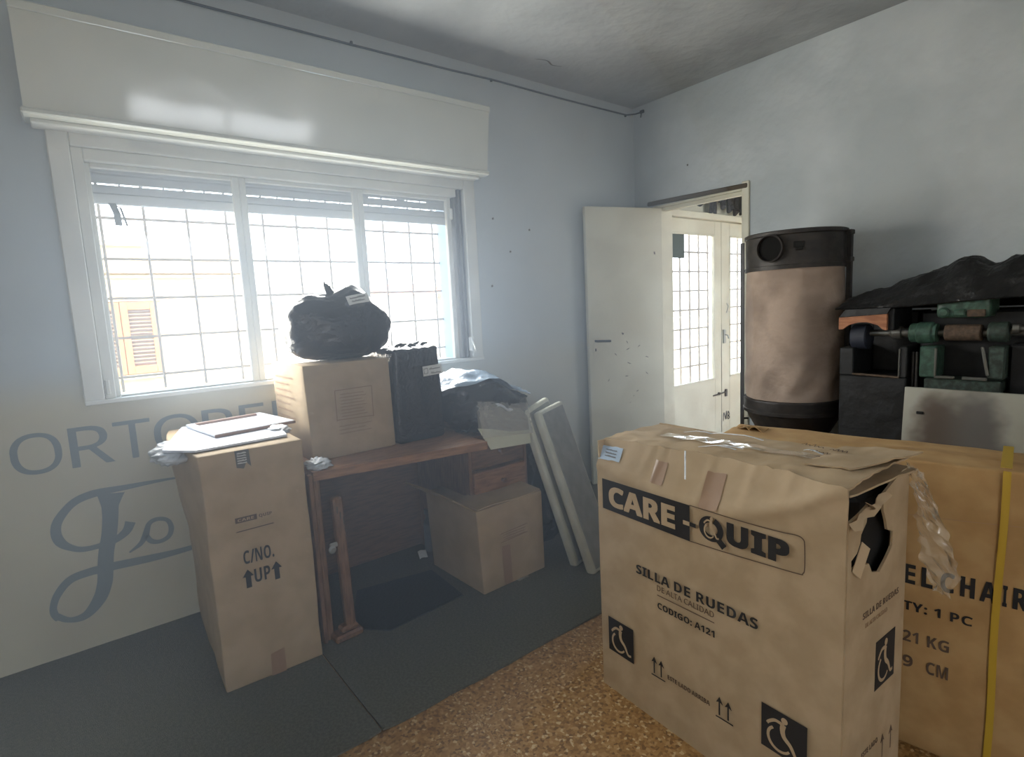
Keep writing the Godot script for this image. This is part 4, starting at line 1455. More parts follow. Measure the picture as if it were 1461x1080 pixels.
	plate(st, TC, V2([-0.17, 0.05, -0.11, 0.02, 0.02, -0.005, 0.14, -0.015, 0.145, 0.06, 0.10, 0.12, 0.0, 0.165, -0.10, 0.175, -0.16, 0.13]), 0.002)
	put("grey_sheet", st, mat(Color(0.50, 0.49, 0.46), 0.4), bb)
	st = S()
	sheet(st, 24, 16, func(u: float, v: float) -> Vector3:
		var x := lerpf(-0.16, 0.15, u)
		var y := lerpf(0.18 - 0.05 * u, 0.0 - 0.03 * u, v)
		return TC * Vector3(x, y, 0.016 + 0.022 * bn.get_noise_2d(u * 9.0 + 60, v * 8.0)), Vector3(0, 0, -0.0015))
	put("clear_plastic", st, M.clear, bb)
	st = S()
	sheet(st, 8, 4, func(u: float, v: float) -> Vector3: return TC * Vector3(-0.06 + 0.09 * u, 0.135 - 0.03 * u + 0.018 * v + 0.01 * sin(u * 6.0), 0.03 + 0.012 * sin(v * 4.0)), Vector3(0, 0, -0.001))
	put("plastic_fold", st, M.foil, bb)

func slabs() -> void:
	var P := [[Vector3(1.905, 0.0085, -1.835), Vector3(1.872, 0.81, -2.165)], [Vector3(1.905, 0.0085, -1.955), Vector3(1.822, 0.815, -2.215)]]
	var lab := ["front one of two off white padded boards leaning by the desk", "rear one of two off white padded boards leaning by the desk"]
	for k in 2:
		var a: Vector3 = P[k][0]
		var up: Vector3 = (P[k][1] - a)
		var L := up.length()
		up = up.normalized()
		var wd := Vector3(0.93, 0.13, -0.36)
		wd = (wd - up * wd.dot(up)).normalized()
		var nn := wd.cross(up)
		var t := thing("padded_board", lab[k], "board", a, Basis(wd, up, nn), "padded boards leaning by the desk")
		var st := S()
		dbox(st, Vector3(0, 0, -0.05), Vector3(0.27, L, 0), 6, 0.018, func(q: Vector3) -> Vector3: return q + Vector3(-0.008 * q.y, 0.17 * q.x * q.y, 0))
		put("padding", st, M.slab, t)
		st = S()
		dbox(st, Vector3(0.022, 0.02, -0.01), Vector3(0.25, L - 0.022, 0.004), 6, 0.005, func(q: Vector3) -> Vector3: return q + Vector3(-0.008 * q.y, 0.17 * q.x * q.y, 0))
		put("face", st, M.slab_face, t)

func care_carton() -> void:
	var d := Vector3(-0.0589, 0, 0.9983)
	var b := Basis(d, Vector3.UP, d.cross(Vector3.UP))
	var t := thing("wheelchair_carton", "big worn wheelchair carton in front with a torn hole in its side", "carton", Vector3(1.353, 0.0, -1.278), b)
	var LEN := 0.80
	var DEP := 0.33
	var nz := noise(1.6, 90, 3)
	# lower edge of the crushed band under the top edge
	var crease := func(x: float) -> float:
		var xs := [0.0, 0.1, 0.22, 0.342, 0.45, 0.52, 0.60, 0.66, 0.716, 0.77, 0.80]
		var ys := [0.81, 0.792, 0.775, 0.768, 0.772, 0.78, 0.806, 0.832, 0.865, 0.90, 0.91]
		for i in xs.size() - 1:
			if x <= xs[i + 1]:
				return lerpf(ys[i], ys[i + 1], clampf((x - xs[i]) / (xs[i + 1] - xs[i]), 0, 1))
		return 0.91
	var front := func(u: float, v: float) -> Vector3:
		var x := u * LEN
		var yt := 0.893 + 0.022 * u + 0.006 * nz.get_noise_1d(x * 9.0)
		var y := v * yt
		var cr: float = crease.call(x)
		var z := -0.5 * maxf(0.0, y - cr) + 0.004 * smoothstep(0.03, 0.0, absf(y - cr)) 
		z += 0.004 * nz.get_noise_2d(x * 3.0, y * 3.0) * smoothstep(0.72, 0.9, y)
		for w in [[0.19, 0.012], [0.235, 0.008], [0.41, 0.008], [0.545, 0.013], [0.655, 0.012], [0.735, 0.01]]:
			z += (0.003 if y > cr - 0.01 else 0.0) * exp(-pow((x - w[0] - 0.1 * (y - 0.85)) / w[1], 2)) * smoothstep(cr - 0.01, cr + 0.04, y)
		return Vector3(x, y, z)
	var st := S()
	sheet(st, 64, 60, front, Vector3(0, 0, -0.006))
	put("front_panel", st, M.card, t)
	st = S()
	sheet(st, 10, 14, func(u: float, v: float) -> Vector3: return Vector3(0.0 + 0.004 * nz.get_noise_2d(u * 3, v * 3), v * 0.89, lerpf(-0.006, -DEP, u)), Vector3(0.006, 0, 0))
	put("side_panel", st, M.card, t)
	st = S()
	sheet(st, 16, 14, func(u: float, v: float) -> Vector3: return Vector3(lerpf(0, LEN, u), v * 0.90, -DEP + 0.004 * nz.get_noise_2d(u * 4, v * 4)), Vector3(0, 0, 0.006))
	put("back_panel", st, M.card, t)
	st = S()
	bxm(st, Vector3(0.006, 0.0, -DEP + 0.006), Vector3(LEN - 0.006, 0.006, -0.006), 0)
	put("bottom", st, M.card_in, t)
	# right side with the torn hole (u into the depth, v up)
	st = S()
	var FR := Transform3D(Basis(Vector3(0, 0, -1), Vector3(0, 1, 0), Vector3(1, 0, 0)), Vector3(LEN - 0.003, 0, -0.002))
	plate(st, FR, V2([0.0, 0.0, 0.326, 0.0, 0.326, 0.90, 0.285, 0.90, 0.205, 0.872, 0.176, 0.862, 0.180, 0.82, 0.196, 0.79, 0.205, 0.765, 0.24, 0.752, 0.238, 0.715, 0.205, 0.69, 0.168, 0.668, 0.128, 0.68, 0.108, 0.708, 0.068, 0.714, 0.05, 0.722, 0.02, 0.716, 0.018, 0.742, 0.045, 0.752, 0.06, 0.772, 0.064, 0.792, 0.09, 0.815, 0.098, 0.855, 0.045, 0.842, 0.006, 0.836, 0.0, 0.80]), 0.006)
	put("side_panel", st, M.card, t)
	st = S()
	# torn paper lips round the hole
	sheet(st, 6, 4, func(u: float, v: float) -> Vector3: return FR * Vector3(0.1 - 0.02 * v + 0.01 * u, lerpf(0.855, 0.835, u) + 0.01 * v, 0.006 + 0.02 * v * sin(u * 3.0)), Vector3(0.0, 0.0015, 0))
	sheet(st, 8, 3, func(u: float, v: float) -> Vector3: return FR * Vector3(lerpf(0.0, 0.185, u), lerpf(0.835, 0.868, u) - 0.014 * v * (1.0 + 0.5 * sin(u * 17.0)), 0.006 + 0.012 * v + 0.006 * sin(u * 13.0)), Vector3(0.0015, 0.001, 0))
	sheet(st, 6, 3, func(u: float, v: float) -> Vector3: return FR * Vector3(0.02 + 0.045 * u + 0.012 * v, lerpf(0.716, 0.775, u) - 0.016 * v, 0.007 + 0.012 * v), Vector3(0.0015, 0, 0))
	put("torn_edge", st, M.card_print, t)
	# dark block added as the shade seen through the hole
	st = S()
	bxm(st, Vector3(0.02, 0.02, -DEP + 0.02), Vector3(LEN - 0.025, 0.868, -0.10), 0.02)
	put("dark_hole_block", st, M.iron_dark, t)
	# top: back flap, front flap, end flaps
	var topy := func(x: float, z: float) -> float:
		return 0.893 + 0.0275 * (x / LEN) + 0.006 * nz.get_noise_2d(x * 6.0, z * 6.0) - 0.004
	st = S()
	sheet(st, 40, 12, func(u: float, v: float) -> Vector3:
		var x := u * LEN
		var f: Vector3 = front.call(u, 1.0)
		var z := lerpf(f.z, -0.175, v)
		var y: float = lerpf(f.y, topy.call(x, z) + 0.01, smoothstep(0.0, 0.6, v))
		return Vector3(x, y + 0.004 * nz.get_noise_2d(x * 14.0, z * 14.0), z), Vector3(0, -0.005, 0))
	put("top_flap", st, M.card, t)
	st = S()
	sheet(st, 40, 12, func(u: float, v: float) -> Vector3:
		var x := u * LEN
		var z := lerpf(-0.15, -DEP - 0.002, v)
		var y: float = topy.call(x, z) + 0.004
		y += 0.006 * smoothstep(0.3, 0.0, u) * sin(PI * v) + 0.006 * smoothstep(0.7, 1.0, u)
		return Vector3(x, y, z), Vector3(0, -0.005, 0))
	put("top_flap", st, M.card, t)
	st = S()
	sheet(st, 12, 10, func(u: float, v: float) -> Vector3:
		var z := lerpf(-0.055, -DEP + 0.005, v)
		var x := lerpf(LEN - 0.2, LEN + 0.022 - 0.04 * (1.0 - v), u)
		return Vector3(x, topy.call(x, z) - 0.016 - 0.018 * u * (1.0 - v), z), Vector3(0, -0.005, 0))
	put("end_flap", st, M.card, t)
	st = S()
	sheet(st, 12, 10, func(u: float, v: float) -> Vector3:
		var z := lerpf(-0.10, -DEP + 0.0, v)
		var x := lerpf(LEN - 0.15, LEN + 0.03 - 0.07 * (1.0 - v), u)
		return Vector3(x, topy.call(x, z) + 0.016 + 0.01 * v * u, z), Vector3(0, -0.004, 0))
	put("end_flap", st, M.card, t)
	# clear tape along the top seam, its glints drawn as pale loose ends
	st = S()
	sheet(st, 40, 4, func(u: float, v: float) -> Vector3:
		var x := lerpf(0.15, 0.74, u)
		var z := lerpf(-0.145, -0.195, v)
		return Vector3(x, topy.call(x, z) + 0.0155 + 0.0012 * nz.get_noise_2d(x * 40.0, z * 40.0), z), Vector3(0, -0.0008, 0))
	put("clear_tape", st, M.tape_clear, t)
	st = S()
	var shine := [[0.20, -0.21, 0.28, -0.245], [0.36, -0.07, 0.46, -0.10], [0.37, -0.09, 0.47, -0.12], [0.31, -0.16, 0.33, -0.15], [0.60, -0.2, 0.65, -0.2], [0.27, -0.26, 0.45, -0.255]]
	for s in shine:
		st = S()
		var a := Vector2(s[0], s[1])
		var e := Vector2(s[2], s[3])
		sheet(st, 6, 2, func(u: float, v: float) -> Vector3:
			var p := a.lerp(e, u)
			return Vector3(p.x, topy.call(p.x, p.y) + 0.019 + 0.006 * sin(PI * u), p.y + (v - 0.5) * 0.007), Vector3(0, -0.001, 0))
		put("tape_end_glint", st, M.foil, t)
	st = S()
	sheet(st, 6, 2, func(u: float, v: float) -> Vector3: return Vector3(lerpf(0.345, 0.375, u) + 0.005 * v, lerpf(0.915, 0.845, u), -0.022 + 0.04 * u), Vector3(0, 0, -0.001))
	put("tape_end_glint", st, M.foil, t)
	for q in [[0.225, 0.795, 0.27, 0.86], [0.41, 0.765, 0.47, 0.86]]:
		st = S()
		for i in 1:
			sheet(st, 6, 8, func(u: float, v: float) -> Vector3:
				var x := lerpf(q[0], q[2], u)
				var p: Vector3 = front.call(x / LEN, lerpf(q[1], q[3], v) / 0.9)
				return p + Vector3(0, 0.0008, 0.0018), Vector3(0, 0, -0.0006))
		put("tape", st, M.tape, t)
	st = S()
	sheet(st, 8, 6, func(u: float, v: float) -> Vector3:
		var p: Vector3 = front.call(lerpf(0.002, 0.088, u) / LEN, lerpf(0.833, 0.876, v) / 0.9)
		return p + Vector3(0, 0.001, 0.002), Vector3(0, 0, -0.0006))
	var lb := put("label", st, M.paperblue, t)
	st = S()
	for k in 3:
		scribble(st, Transform3D(Basis(Vector3.RIGHT, 0.0), Vector3(0, 0, -0.010 - 0.0035 * k)), 0.03, 0.842 + k * 0.010, 0.05, 0.006, 0.0014, rng)
	put("print", st, M.ink_soft, lb)
	# felt pen note on the top
	st = S()
	var FT := Transform3D(Basis(Vector3(0.94, 0.03, 0.2), Vector3(0, 0.05, -1), Vector3(0, 1, 0)), Vector3(0.56, 0.922, -0.165))
	scribble(st, FT, 0.0, 0.10, 0.07, 0.02, 0.003, rng)
	scribble(st, FT, 0.09, 0.10, 0.05, 0.018, 0.003, rng)
	scribble(st, FT, 0.05, 0.06, 0.06, 0.016, 0.003, rng)
	scribble(st, FT, 0.12, 0.06, 0.05, 0.016, 0.003, rng)
	scribble(st, FT, 0.09, 0.025, 0.07, 0.016, 0.003, rng)
	put("handwriting", st, M.ink_soft, t)
	# print on the front
	var F := Transform3D(Basis(), Vector3(0, 0, 0.0042))
	st = S()
	plate(st, F, V2([0.028, 0.662, 0.381, 0.658, 0.381, 0.766, 0.028, 0.766]), 0.0006)
	put("logo_panel", st, M.ink, t)
	words("lettering", "CARE", F, 0.058, 0.678, 0.272, 0.07, M.card_print, t, 800, 0.0, 0.0014, 0.0022)
	st = S()
	plate(st, F, rect(0.359, 0.704, 0.381, 0.716), 0.0014)
	put("logo_dash", st, M.card_print, t)
	st = S()
	plate(st, F, rect(0.381, 0.704, 0.402, 0.716), 0.0008)
	put("logo_dash", st, M.ink, t)
	st = S()
	stroke(st, F, V2([0.381, 0.7665, 0.45, 0.7665, 0.55, 0.767, 0.65, 0.771, 0.69, 0.775, 0.706, 0.770, 0.71, 0.755, 0.711, 0.70, 0.707, 0.684, 0.695, 0.679, 0.6, 0.672, 0.5, 0.665, 0.381, 0.659]), [0.0028])
	put("logo_outline", st, M.ink_soft, t)
	st = S()
	# ring of the Q with the seated figure inside
	var ringp := PackedVector2Array()
	for k in 19:
		var tt := deg_to_rad(70.0 - 342.0 * k / 18.0)
		ringp.append(Vector2(0.452 + 0.030 * cos(tt), 0.717 + 0.027 * sin(tt)))
	stroke(st, F, ringp, [0.018])
	stroke(st, F, V2([0.462, 0.702, 0.478, 0.69, 0.494, 0.676]), [0.018, 0.02], 0.0009)
	put("logo_ring", st, M.ink, t)
	st = S()
	icon(null, st, F * Transform3D(Basis(), Vector3(0, 0, 0.0009)), 0.422, 0.684, 0.062, 0.074)
	put("logo_figure", st, M.card_print, t)
	words("lettering", "UIP", F, 0.501, 0.690, 0.172, 0.062, M.ink, t, 800, 0.0, 0.0006, 0.0025)
	words("lettering", "SILLA DE RUEDAS", F, 0.172, 0.483, 0.420, 0.030, M.ink, t, 700)
	words("lettering", "DE ALTA CALIDAD", F, 0.257, 0.457, 0.203, 0.0175, M.ink_soft, t, 400)
	st = S()
	stroke(st, F, V2([0.257, 0.442, 0.462, 0.443]), [0.003])
	put("printed_line", st, M.ink_soft, t)
	words("lettering", "CODIGO: A121", F, 0.258, 0.398, 0.204, 0.020, M.ink, t, 700)
	for q in [[0.038, 0.152, 0.114, 0.122], [0.604, 0.165, 0.12, 0.122]]:
		st = S()
		var fg := S()
		icon(st, fg, F, q[0], q[1], q[2], q[3])
		var sq := put("symbol_square", st, M.ink, t)
		put("symbol_figure", fg, M.card_print, sq)
	for x in [0.228, 0.465]:
		st = S()
		stroke(st, F, V2([x, 0.161, x + 0.056, 0.163]), [0.004])
		put("arrow_base_line", st, M.ink, t)
		for xx in [x + 0.012, x + 0.04]:
			st = S()
			stroke(st, F, V2([xx, 0.169, xx, 0.21]), [0.005])
			plate(st, F, V2([xx - 0.011, 0.205, xx, 0.225, xx + 0.011, 0.205, xx, 0.210]), 0.0006)
			put("arrow_mark", st, M.ink, t)
	words("lettering", "ESTE LADO ARRIBA", F, 0.293, 0.178, 0.152, 0.014, M.ink_soft, t, 700)
	# print on the right side
	var FS := FR * Transform3D(Basis(), Vector3(0, 0, 0.0062))
	words("lettering", "SILLA DE RUEDAS", FS, 0.085, 0.573, 0.20, 0.016, M.ink_soft, t, 700)
	words("lettering", "DE ALTA CALIDAD", FS, 0.10, 0.547, 0.12, 0.011, M.ink_faint, t, 400)
	st = S()
	var fg2 := S()
	icon(st, fg2, FS, 0.162, 0.352, 0.112, 0.132)
	var sq2 := put("symbol_square", st, M.ink, t)
	put("symbol_figure", fg2, M.card_print, sq2)
	words("lettering", "ESTE LADO", FS, 0.10, 0.20, 0.09, 0.014, M.ink_soft, t, 700)
	for xx in [0.22, 0.27]:
		st = S()
		stroke(st, FS, V2([xx, 0.14, xx, 0.19]), [0.005])
		plate(st, FS, V2([xx - 0.011, 0.185, xx, 0.207, xx + 0.011, 0.185, xx, 0.190]), 0.0006)
		put("arrow_mark", st, M.ink_soft, t)
	# torn strip of clear tape dangling from the back corner
	st = S()
	var cn := noise(6.0, 95, 3)
	sheet(st, 8, 26, func(u: float, v: float) -> Vector3:
		var w := lerpf(0.035, 0.075, smoothstep(0.0, 0.7, v)) * (1.0 - 0.5 * smoothstep(0.8, 1.0, v))
		return Vector3(LEN + 0.012 + 0.07 * v + (u - 0.3) * w + 0.012 * cn.get_noise_2d(u, v * 3.0), 0.915 - 0.30 * v - 0.02 * u, -DEP + 0.02 - 0.012 * sin(v * 5.0) + 0.02 * cn.get_noise_2d(u * 2.0, v * 4.0)), Vector3(0, 0, -0.001))
	put("dangling_tape", st, M.tape_clear, t)

func chair_carton() -> void:
	var a := deg_to_rad(9.0)
	var d := Vector3(sin(a), 0, cos(a))
	var b := Basis(d, Vector3.UP, d.cross(Vector3.UP))
	var org := Vector3(1.815, 0.0, -0.45)
	var t := thing("strapped_carton", "wide tan carton with a yellow strap, behind the torn wheelchair carton", "carton", org, b)
	var nz := noise(1.6, 100, 3)
	var st := S()
	dbox(st, Vector3(-0.62, 0, -0.24), Vector3(0.62, 0.872, 0), 16, 0.008, func(q: Vector3) -> Vector3:
		q.z += nz.get_noise_3dv(q * 2.0) * (0.0015 if q.z > -0.01 else 0.006)
		q.y += 0.006 * nz.get_noise_2d(q.x * 6.0, q.z * 6.0) * smoothstep(0.7, 0.87, q.y)
		return q)
	put("body", st, M.card_warm, t)
	var F := Transform3D(Basis(), Vector3(0, 0, 0.0024))
	var big := [["W", -0.205, 0.045], ["H", -0.148, 0.031], ["E", -0.103, 0.027], ["E", -0.060, 0.028], ["L", -0.018, 0.026], ["C", 0.025, 0.031], ["H", 0.068, 0.031], ["A", 0.109, 0.035], ["I", 0.155, 0.009], ["R", 0.175, 0.031]]
	for l in big:
		words("letter", l[0], F, l[1], 0.507, l[2], 0.058, M.ink, t, 700, 0.0, 0.0006, 0.001)
	words("lettering", "Q'TY: 1 PC", F, -0.10, 0.420, 0.198, 0.033, M.ink, t, 700)
	words("lettering", "21 KG", F, -0.056, 0.329, 0.107, 0.034, M.ink_soft, t, 700)
	words("lettering", "89", F, -0.082, 0.25, 0.052, 0.036, M.ink_soft, t, 700)
	words("lettering", "CM", F, 0.002, 0.247, 0.05, 0.038, M.ink_soft, t, 700)
	# folds: the seam of the flaps on top and the pressed line below the top edge
	st = S()
	stroke(st, Transform3D(Basis(Vector3(1, 0, 0), Vector3(0, 0, -1), Vector3(0, 1, 0)), Vector3(0, 0.8768, 0)), V2([-0.6, 0.12, 0.0, 0.121, 0.6, 0.12]), [0.003], 0.0005)
	stroke(st, F, V2([-0.3, 0.705, 0.0, 0.716, 0.3, 0.742]), [0.002])
	put("fold_line", st, M.card_edge, t)
	st = S()
	for x in [-0.59, -0.55]:
		sheet(st, 5, 4, func(u: float, v: float) -> Vector3: return Vector3(x + 0.05 * u, 0.877 + 0.012 * v * sin(u * 4.0), -0.2 + 0.06 * v), Vector3(0, -0.003, 0))
	put("torn_edge", st, M.card_warm, t)
	# yellow plastic strap round it
	st = S()
	sheet(st, 3, 24, func(u: float, v: float) -> Vector3: return Vector3(lerpf(0.140, 0.156, u) - 0.006 * (1 - v) + 0.002 * sin(v * 9.0), lerpf(0.002, 0.874, v), 0.006 + 0.004 * smoothstep(0.6, 0.85, v)), Vector3(0, 0, -0.0015))
	sheet(st, 3, 12, func(u: float, v: float) -> Vector3: return Vector3(lerpf(0.135, 0.158, u), 0.884, lerpf(0.009, -0.244, v)), Vector3(0, -0.0015, 0))
	sheet(st, 3, 12, func(u: float, v: float) -> Vector3: return Vector3(lerpf(0.138, 0.157, u), lerpf(0.002, 0.883, v), -0.248), Vector3(0, 0, -0.0015))
	put("strap", st, M.strap, t)

# ------------------------------------------------------------------ machines
func dust_collector() -> void:
	var c := Vector3(3.2, 0.0, -1.475)
	var t := thing("dust_collector", "tall cylindrical dust collector with a stained canvas bag beside the doorway", "dust collector", c)
	var wn := noise(1.6, 110, 3)
	var st := S()
	var prof := []
	for k in 31:
		prof.append(Vector2(0.245, lerpf(0.755, 1.50, k / 30.0)))
	st.set_smooth_group(1)
	var n := 72
	grid(st, n, 30, func(u: float, v: float) -> Vector3:
		var th := TAU * u
		var y := lerpf(0.755, 1.50, v)
		var low := smoothstep(0.6, 0.1, v)
		var r := 0.243 + 0.008 * sin(PI * v) + 0.006 * wn.get_noise_3d(cos(th) * 1.2, y * 1.5, sin(th) * 1.2)
		r += low * sin(PI * clampf(v * 3.0, 0, 1)) * 0.014 * sin(th * 9.0 + v * 14.0) * (0.4 + 0.6 * smoothstep(0.0, 1.0, wn.get_noise_2d(th, 4.0) + 0.5))
		return Vector3(cos(th) * r, y, sin(th) * r))
	put("canvas_bag", st, M.canvas, t)
	st = S()
	lathe(st, [Vector2(0.245, 1.485), Vector2(0.256, 1.485), Vector2(0.256, 1.505), Vector2(0.251, 1.507), Vector2(0.251, 1.66), Vector2(0.258, 1.665), Vector2(0.258, 1.682), Vector2(0.25, 1.686), Vector2(0.0, 1.692)], 64)
	var top := put("top_drum", st, M.iron, t)
	# inlet: pipe stub pointing at the room
	var ia := atan2(-0.008, -0.25)
	var idir := Vector3(cos(ia), 0, sin(ia))
	var ti := Transform3D(frame_of(Vector3(0, 1, 0)), Vector3.ZERO)
	st = S()
	var bi := Basis(idir.cross(Vector3.UP).normalized(), idir, Vector3.UP)
	var TI := Transform3D(Basis(bi.x, idir, bi.x.cross(idir)), Vector3(0, 1.596, 0) + idir * 0.20)
	lathe(st, [Vector2(0.062, 0.0), Vector2(0.068, 0.0), Vector2(0.070, 0.05), Vector2(0.073, 0.062), Vector2(0.073, 0.072), Vector2(0.066, 0.075), Vector2(0.063, 0.068), Vector2(0.062, 0.0)], 32, TI)
	put("inlet_pipe", st, M.iron, top)
	st = S()
	lathe(st, [Vector2(0.0, 0.056), Vector2(0.064, 0.056), Vector2(0.064, 0.053), Vector2(0.0, 0.053)], 32, TI)
	put("inlet_mouth", st, M.void_black, top)  # black disc painted as the shade inside the pipe
	st = S()
	var la := atan2(-1.353 + 1.475, 2.982 - 3.2)
	var ld := Vector3(cos(la), 0, sin(la))
	var TL := Transform3D(frame_of(ld), Vector3(0, 1.605, 0) + ld * 0.2525)
	bx(st, TL, Vector3(0.052, 0.03, 0.006), 0.002)
	bx(st, TL * Transform3D(Basis(), Vector3(0, -0.022, 0.004)), Vector3(0.035, 0.016, 0.01), 0.003)
	put("badge", st, M.iron_dark, top)
	st = S()
	lathe(st, [Vector2(0.246, 0.775), Vector2(0.258, 0.772), Vector2(0.26, 0.765), Vector2(0.26, 0.715), Vector2(0.264, 0.71), Vector2(0.264, 0.695), Vector2(0.25, 0.688), Vector2(0.245, 0.688)], 64)
	put("lower_ring", st, M.iron, t)
	st = S()
	lathe(st, [Vector2(0.248, 0.69), Vector2(0.235, 0.66), Vector2(0.15, 0.50), Vector2(0.12, 0.45), Vector2(0.12, 0.30), Vector2(0.0, 0.30)], 48)
	put("hopper", st, M.iron, t)
	st = S()
	lathe(st, [Vector2(0.0, 0.02), Vector2(0.15, 0.02), Vector2(0.17, 0.05), Vector2(0.17, 0.29), Vector2(0.175, 0.30), Vector2(0.12, 0.302)], 40)
	put("dust_bin", st, M.iron, t)
	for an in [[-0.02, -0.262], [0.262, -0.05], [0.02, 0.262]]:
		pass
	var legs := [Vector2(-0.075, -0.268), Vector2(0.045, 0.272), Vector2(0.262, -0.10)]
	for L in legs:
		st = S()
		bxm(st, Vector3(L.x - 0.012, 0.0, L.y - 0.004), Vector3(L.x + 0.012, 1.66, L.y + 0.004), 0.002)
		bxm(st, Vector3(L.x - 0.012, 0.0, L.y - 0.02 if L.y > 0 else L.y), Vector3(L.x - 0.007, 1.66, L.y if L.y > 0 else L.y + 0.02), 0.001)
		put("leg", st, M.iron, t)
	st = S()
	for y in [1.50, 0.70, 0.62]:
		tube(st, [Vector3(-0.075, y, -0.268), Vector3(-0.05, y, -0.24)], 0.006, 6)
	for y in [1.52, 1.66, 0.73]:
		bxm(st, Vector3(0.02, y - 0.012, 0.25), Vector3(0.07, y + 0.012, 0.278), 0.003)
	put("bracket", st, M.iron, t)

func machine() -> void:
	var X := 3.0
	var t := thing("finishing_machine", "old dark shoe finishing machine with green bearings along the right wall", "machine", Vector3(X, 0, 0))
	var st := S()
	# cabinet on the left with an open dust mouth
	var z0 := -1.155
	var z1 := -0.868
	bxm(st, Vector3(0, 0, z0), Vector3(0.45, 0.94, z1), 0.006)
	bxm(st, Vector3(0, 0.94, z0), Vector3(0.45, 1.075, z0 + 0.062), 0.004)
	bxm(st, Vector3(0, 0.94, z1 - 0.03), Vector3(0.45, 1.085, z1), 0.004)
	bxm(st, Vector3(0.25, 0.94, z0 + 0.062), Vector3(0.45, 1.24, z1 - 0.03), 0.004)
	put("cabinet", st, M.machine, t)
	st = S()
	bx(st, Transform3D(Basis(Vector3.RIGHT, 0.03), Vector3(-0.003, 0.944, -0.994)), Vector3(0.012, 0.01, 0.20), 0.003)
	put("mouth_rim", st, M.roller, t)
	st = S()
	bx(st, Transform3D(Basis(), Vector3(-0.003, 1.01, -0.897)), Vector3(0.01, 0.13, 0.006), 0.002)
	put("mouth_rim", st, M.steel, t)
	# hood: wooden front board with an arched lower edge, dark top
	st = S()
	var FH := Transform3D(Basis(Vector3(0, 0, 1), Vector3(0, 1, 0), Vector3(-1, 0, 0)), Vector3(0.0, 0, 0))
	plate(st, FH, V2([-1.155, 1.166, -1.135, 1.168, -1.11, 1.188, -1.07, 1.200, -1.03, 1.200, -0.985, 1.186, -0.962, 1.164, -0.948, 1.162, -0.948, 1.238, -1.155, 1.224]), 0.018)
	put("hood_board", st, M.orange, t)
	st = S()
	plate(st, FH, V2([-1.155, 1.226, -0.948, 1.24, -0.935, 1.266, -1.128, 1.262]), 0.016, -0.0)
	bxm(st, Vector3(0.0, 1.225, -1.135), Vector3(0.25, 1.262, -0.94), 0.006)
	bxm(st, Vector3(0.0, 1.16, -0.948), Vector3(0.25, 1.262, -0.925), 0.004)
	put("hood", st, M.machine, t)
	# wheel and shaft
	var AX := Basis(Vector3(1, 0, 0), Vector3(0, 0, 1), Vector3(0, -1, 0))   # lathe axis along +z
	var ty := 1.147
	st = S()
	lathe(st, [Vector2(0, 0), Vector2(0.055, 0), Vector2(0.062, 0.006), Vector2(0.062, 0.066), Vector2(0.055, 0.072), Vector2(0, 0.072)], 32, Transform3D(AX, Vector3(0.07, 1.125, -1.118)))
	put("wheel", st, mat(Color(0.16, 0.18, 0.23), 0.6), t)
	st = S()
	lathe(st, [Vector2(0, 0), Vector2(0.016, 0), Vector2(0.016, 0.5), Vector2(0, 0.5)], 20, Transform3D(AX, Vector3(0.08, 1.143, -1.08)))
	lathe(st, [Vector2(0.016, 0.115), Vector2(0.03, 0.13), Vector2(0.03, 0.165), Vector2(0.022, 0.17), Vector2(0.022, 0.2)], 20, Transform3D(AX, Vector3(0.08, 1.145, -1.08)))
	lathe(st, [Vector2(0, 0), Vector2(0.016, 0), Vector2(0.016, 0.62), Vector2(0.0, 0.62)], 20, Transform3D(AX, Vector3(0.08, ty, -0.6)))
	put("shaft", st, M.steel, t)
	st = S()
	lathe(st, [Vector2(0, 0), Vector2(0.038, 0), Vector2(0.044, 0.006), Vector2(0.044, 0.028), Vector2(0.049, 0.034), Vector2(0.049, 0.085), Vector2(0.042, 0.092), Vector2(0.042, 0.103), Vector2(0, 0.103)], 32, Transform3D(AX, Vector3(0.06, 1.146, -0.874)))
	put("bearing", st, M.green, t)
	st = S()
	lathe(st, [Vector2(0, 0), Vector2(0.033, 0), Vector2(0.036, 0.004), Vector2(0.036, 0.124), Vector2(0.033, 0.128), Vector2(0, 0.128)], 32, Transform3D(AX, Vector3(0.06, ty, -0.742)))
	put("brush_roller", st, M.roller, t)
	st = S()
	lathe(st, [Vector2(0, 0), Vector2(0.037, 0), Vector2(0.043, 0.008), Vector2(0.043, 0.062), Vector2(0.037, 0.068), Vector2(0, 0.068)], 32, Transform3D(AX, Vector3(0.06, 1.15, -0.592)))
	put("bearing", st, M.green_dull, t)
	st = S()
	lathe(st, [Vector2(0, 0), Vector2(0.02, 0), Vector2(0.02, 0.02), Vector2(0.012, 0.026), Vector2(0.012, 0.04), Vector2(0, 0.04)], 20, Transform3D(AX, Vector3(0.045, 1.165, -0.512)))
	put("oil_cap", st, M.steel, t)
	# motor box
	st = S()
	dbox(st, Vector3(0.03, 1.212, -0.775), Vector3(0.20, 1.29, -0.585), 6, 0.02, func(q: Vector3) -> Vector3:
		q.y += 0.03 * (q.z + 0.775) / 0.19 * smoothstep(1.22, 1.28, q.y)
		return q)
	var mo := put("motor_cover", st, M.green, t)
	st = S()
	lathe(st, [Vector2(0, 0), Vector2(0.02, 0), Vector2(0.022, 0.006), Vector2(0.014, 0.012), Vector2(0, 0.012)], 20, Transform3D(Basis(Vector3(0, 1, 0), Vector3(-1, 0, 0), Vector3(0, 0, 1)), Vector3(0.032, 1.238, -0.745)))
	bxm(st, Vector3(0.02, 1.222, -0.708), Vector3(0.034, 1.25, -0.668), 0.005)
	put("switch", st, M.green, mo)
	st = S()
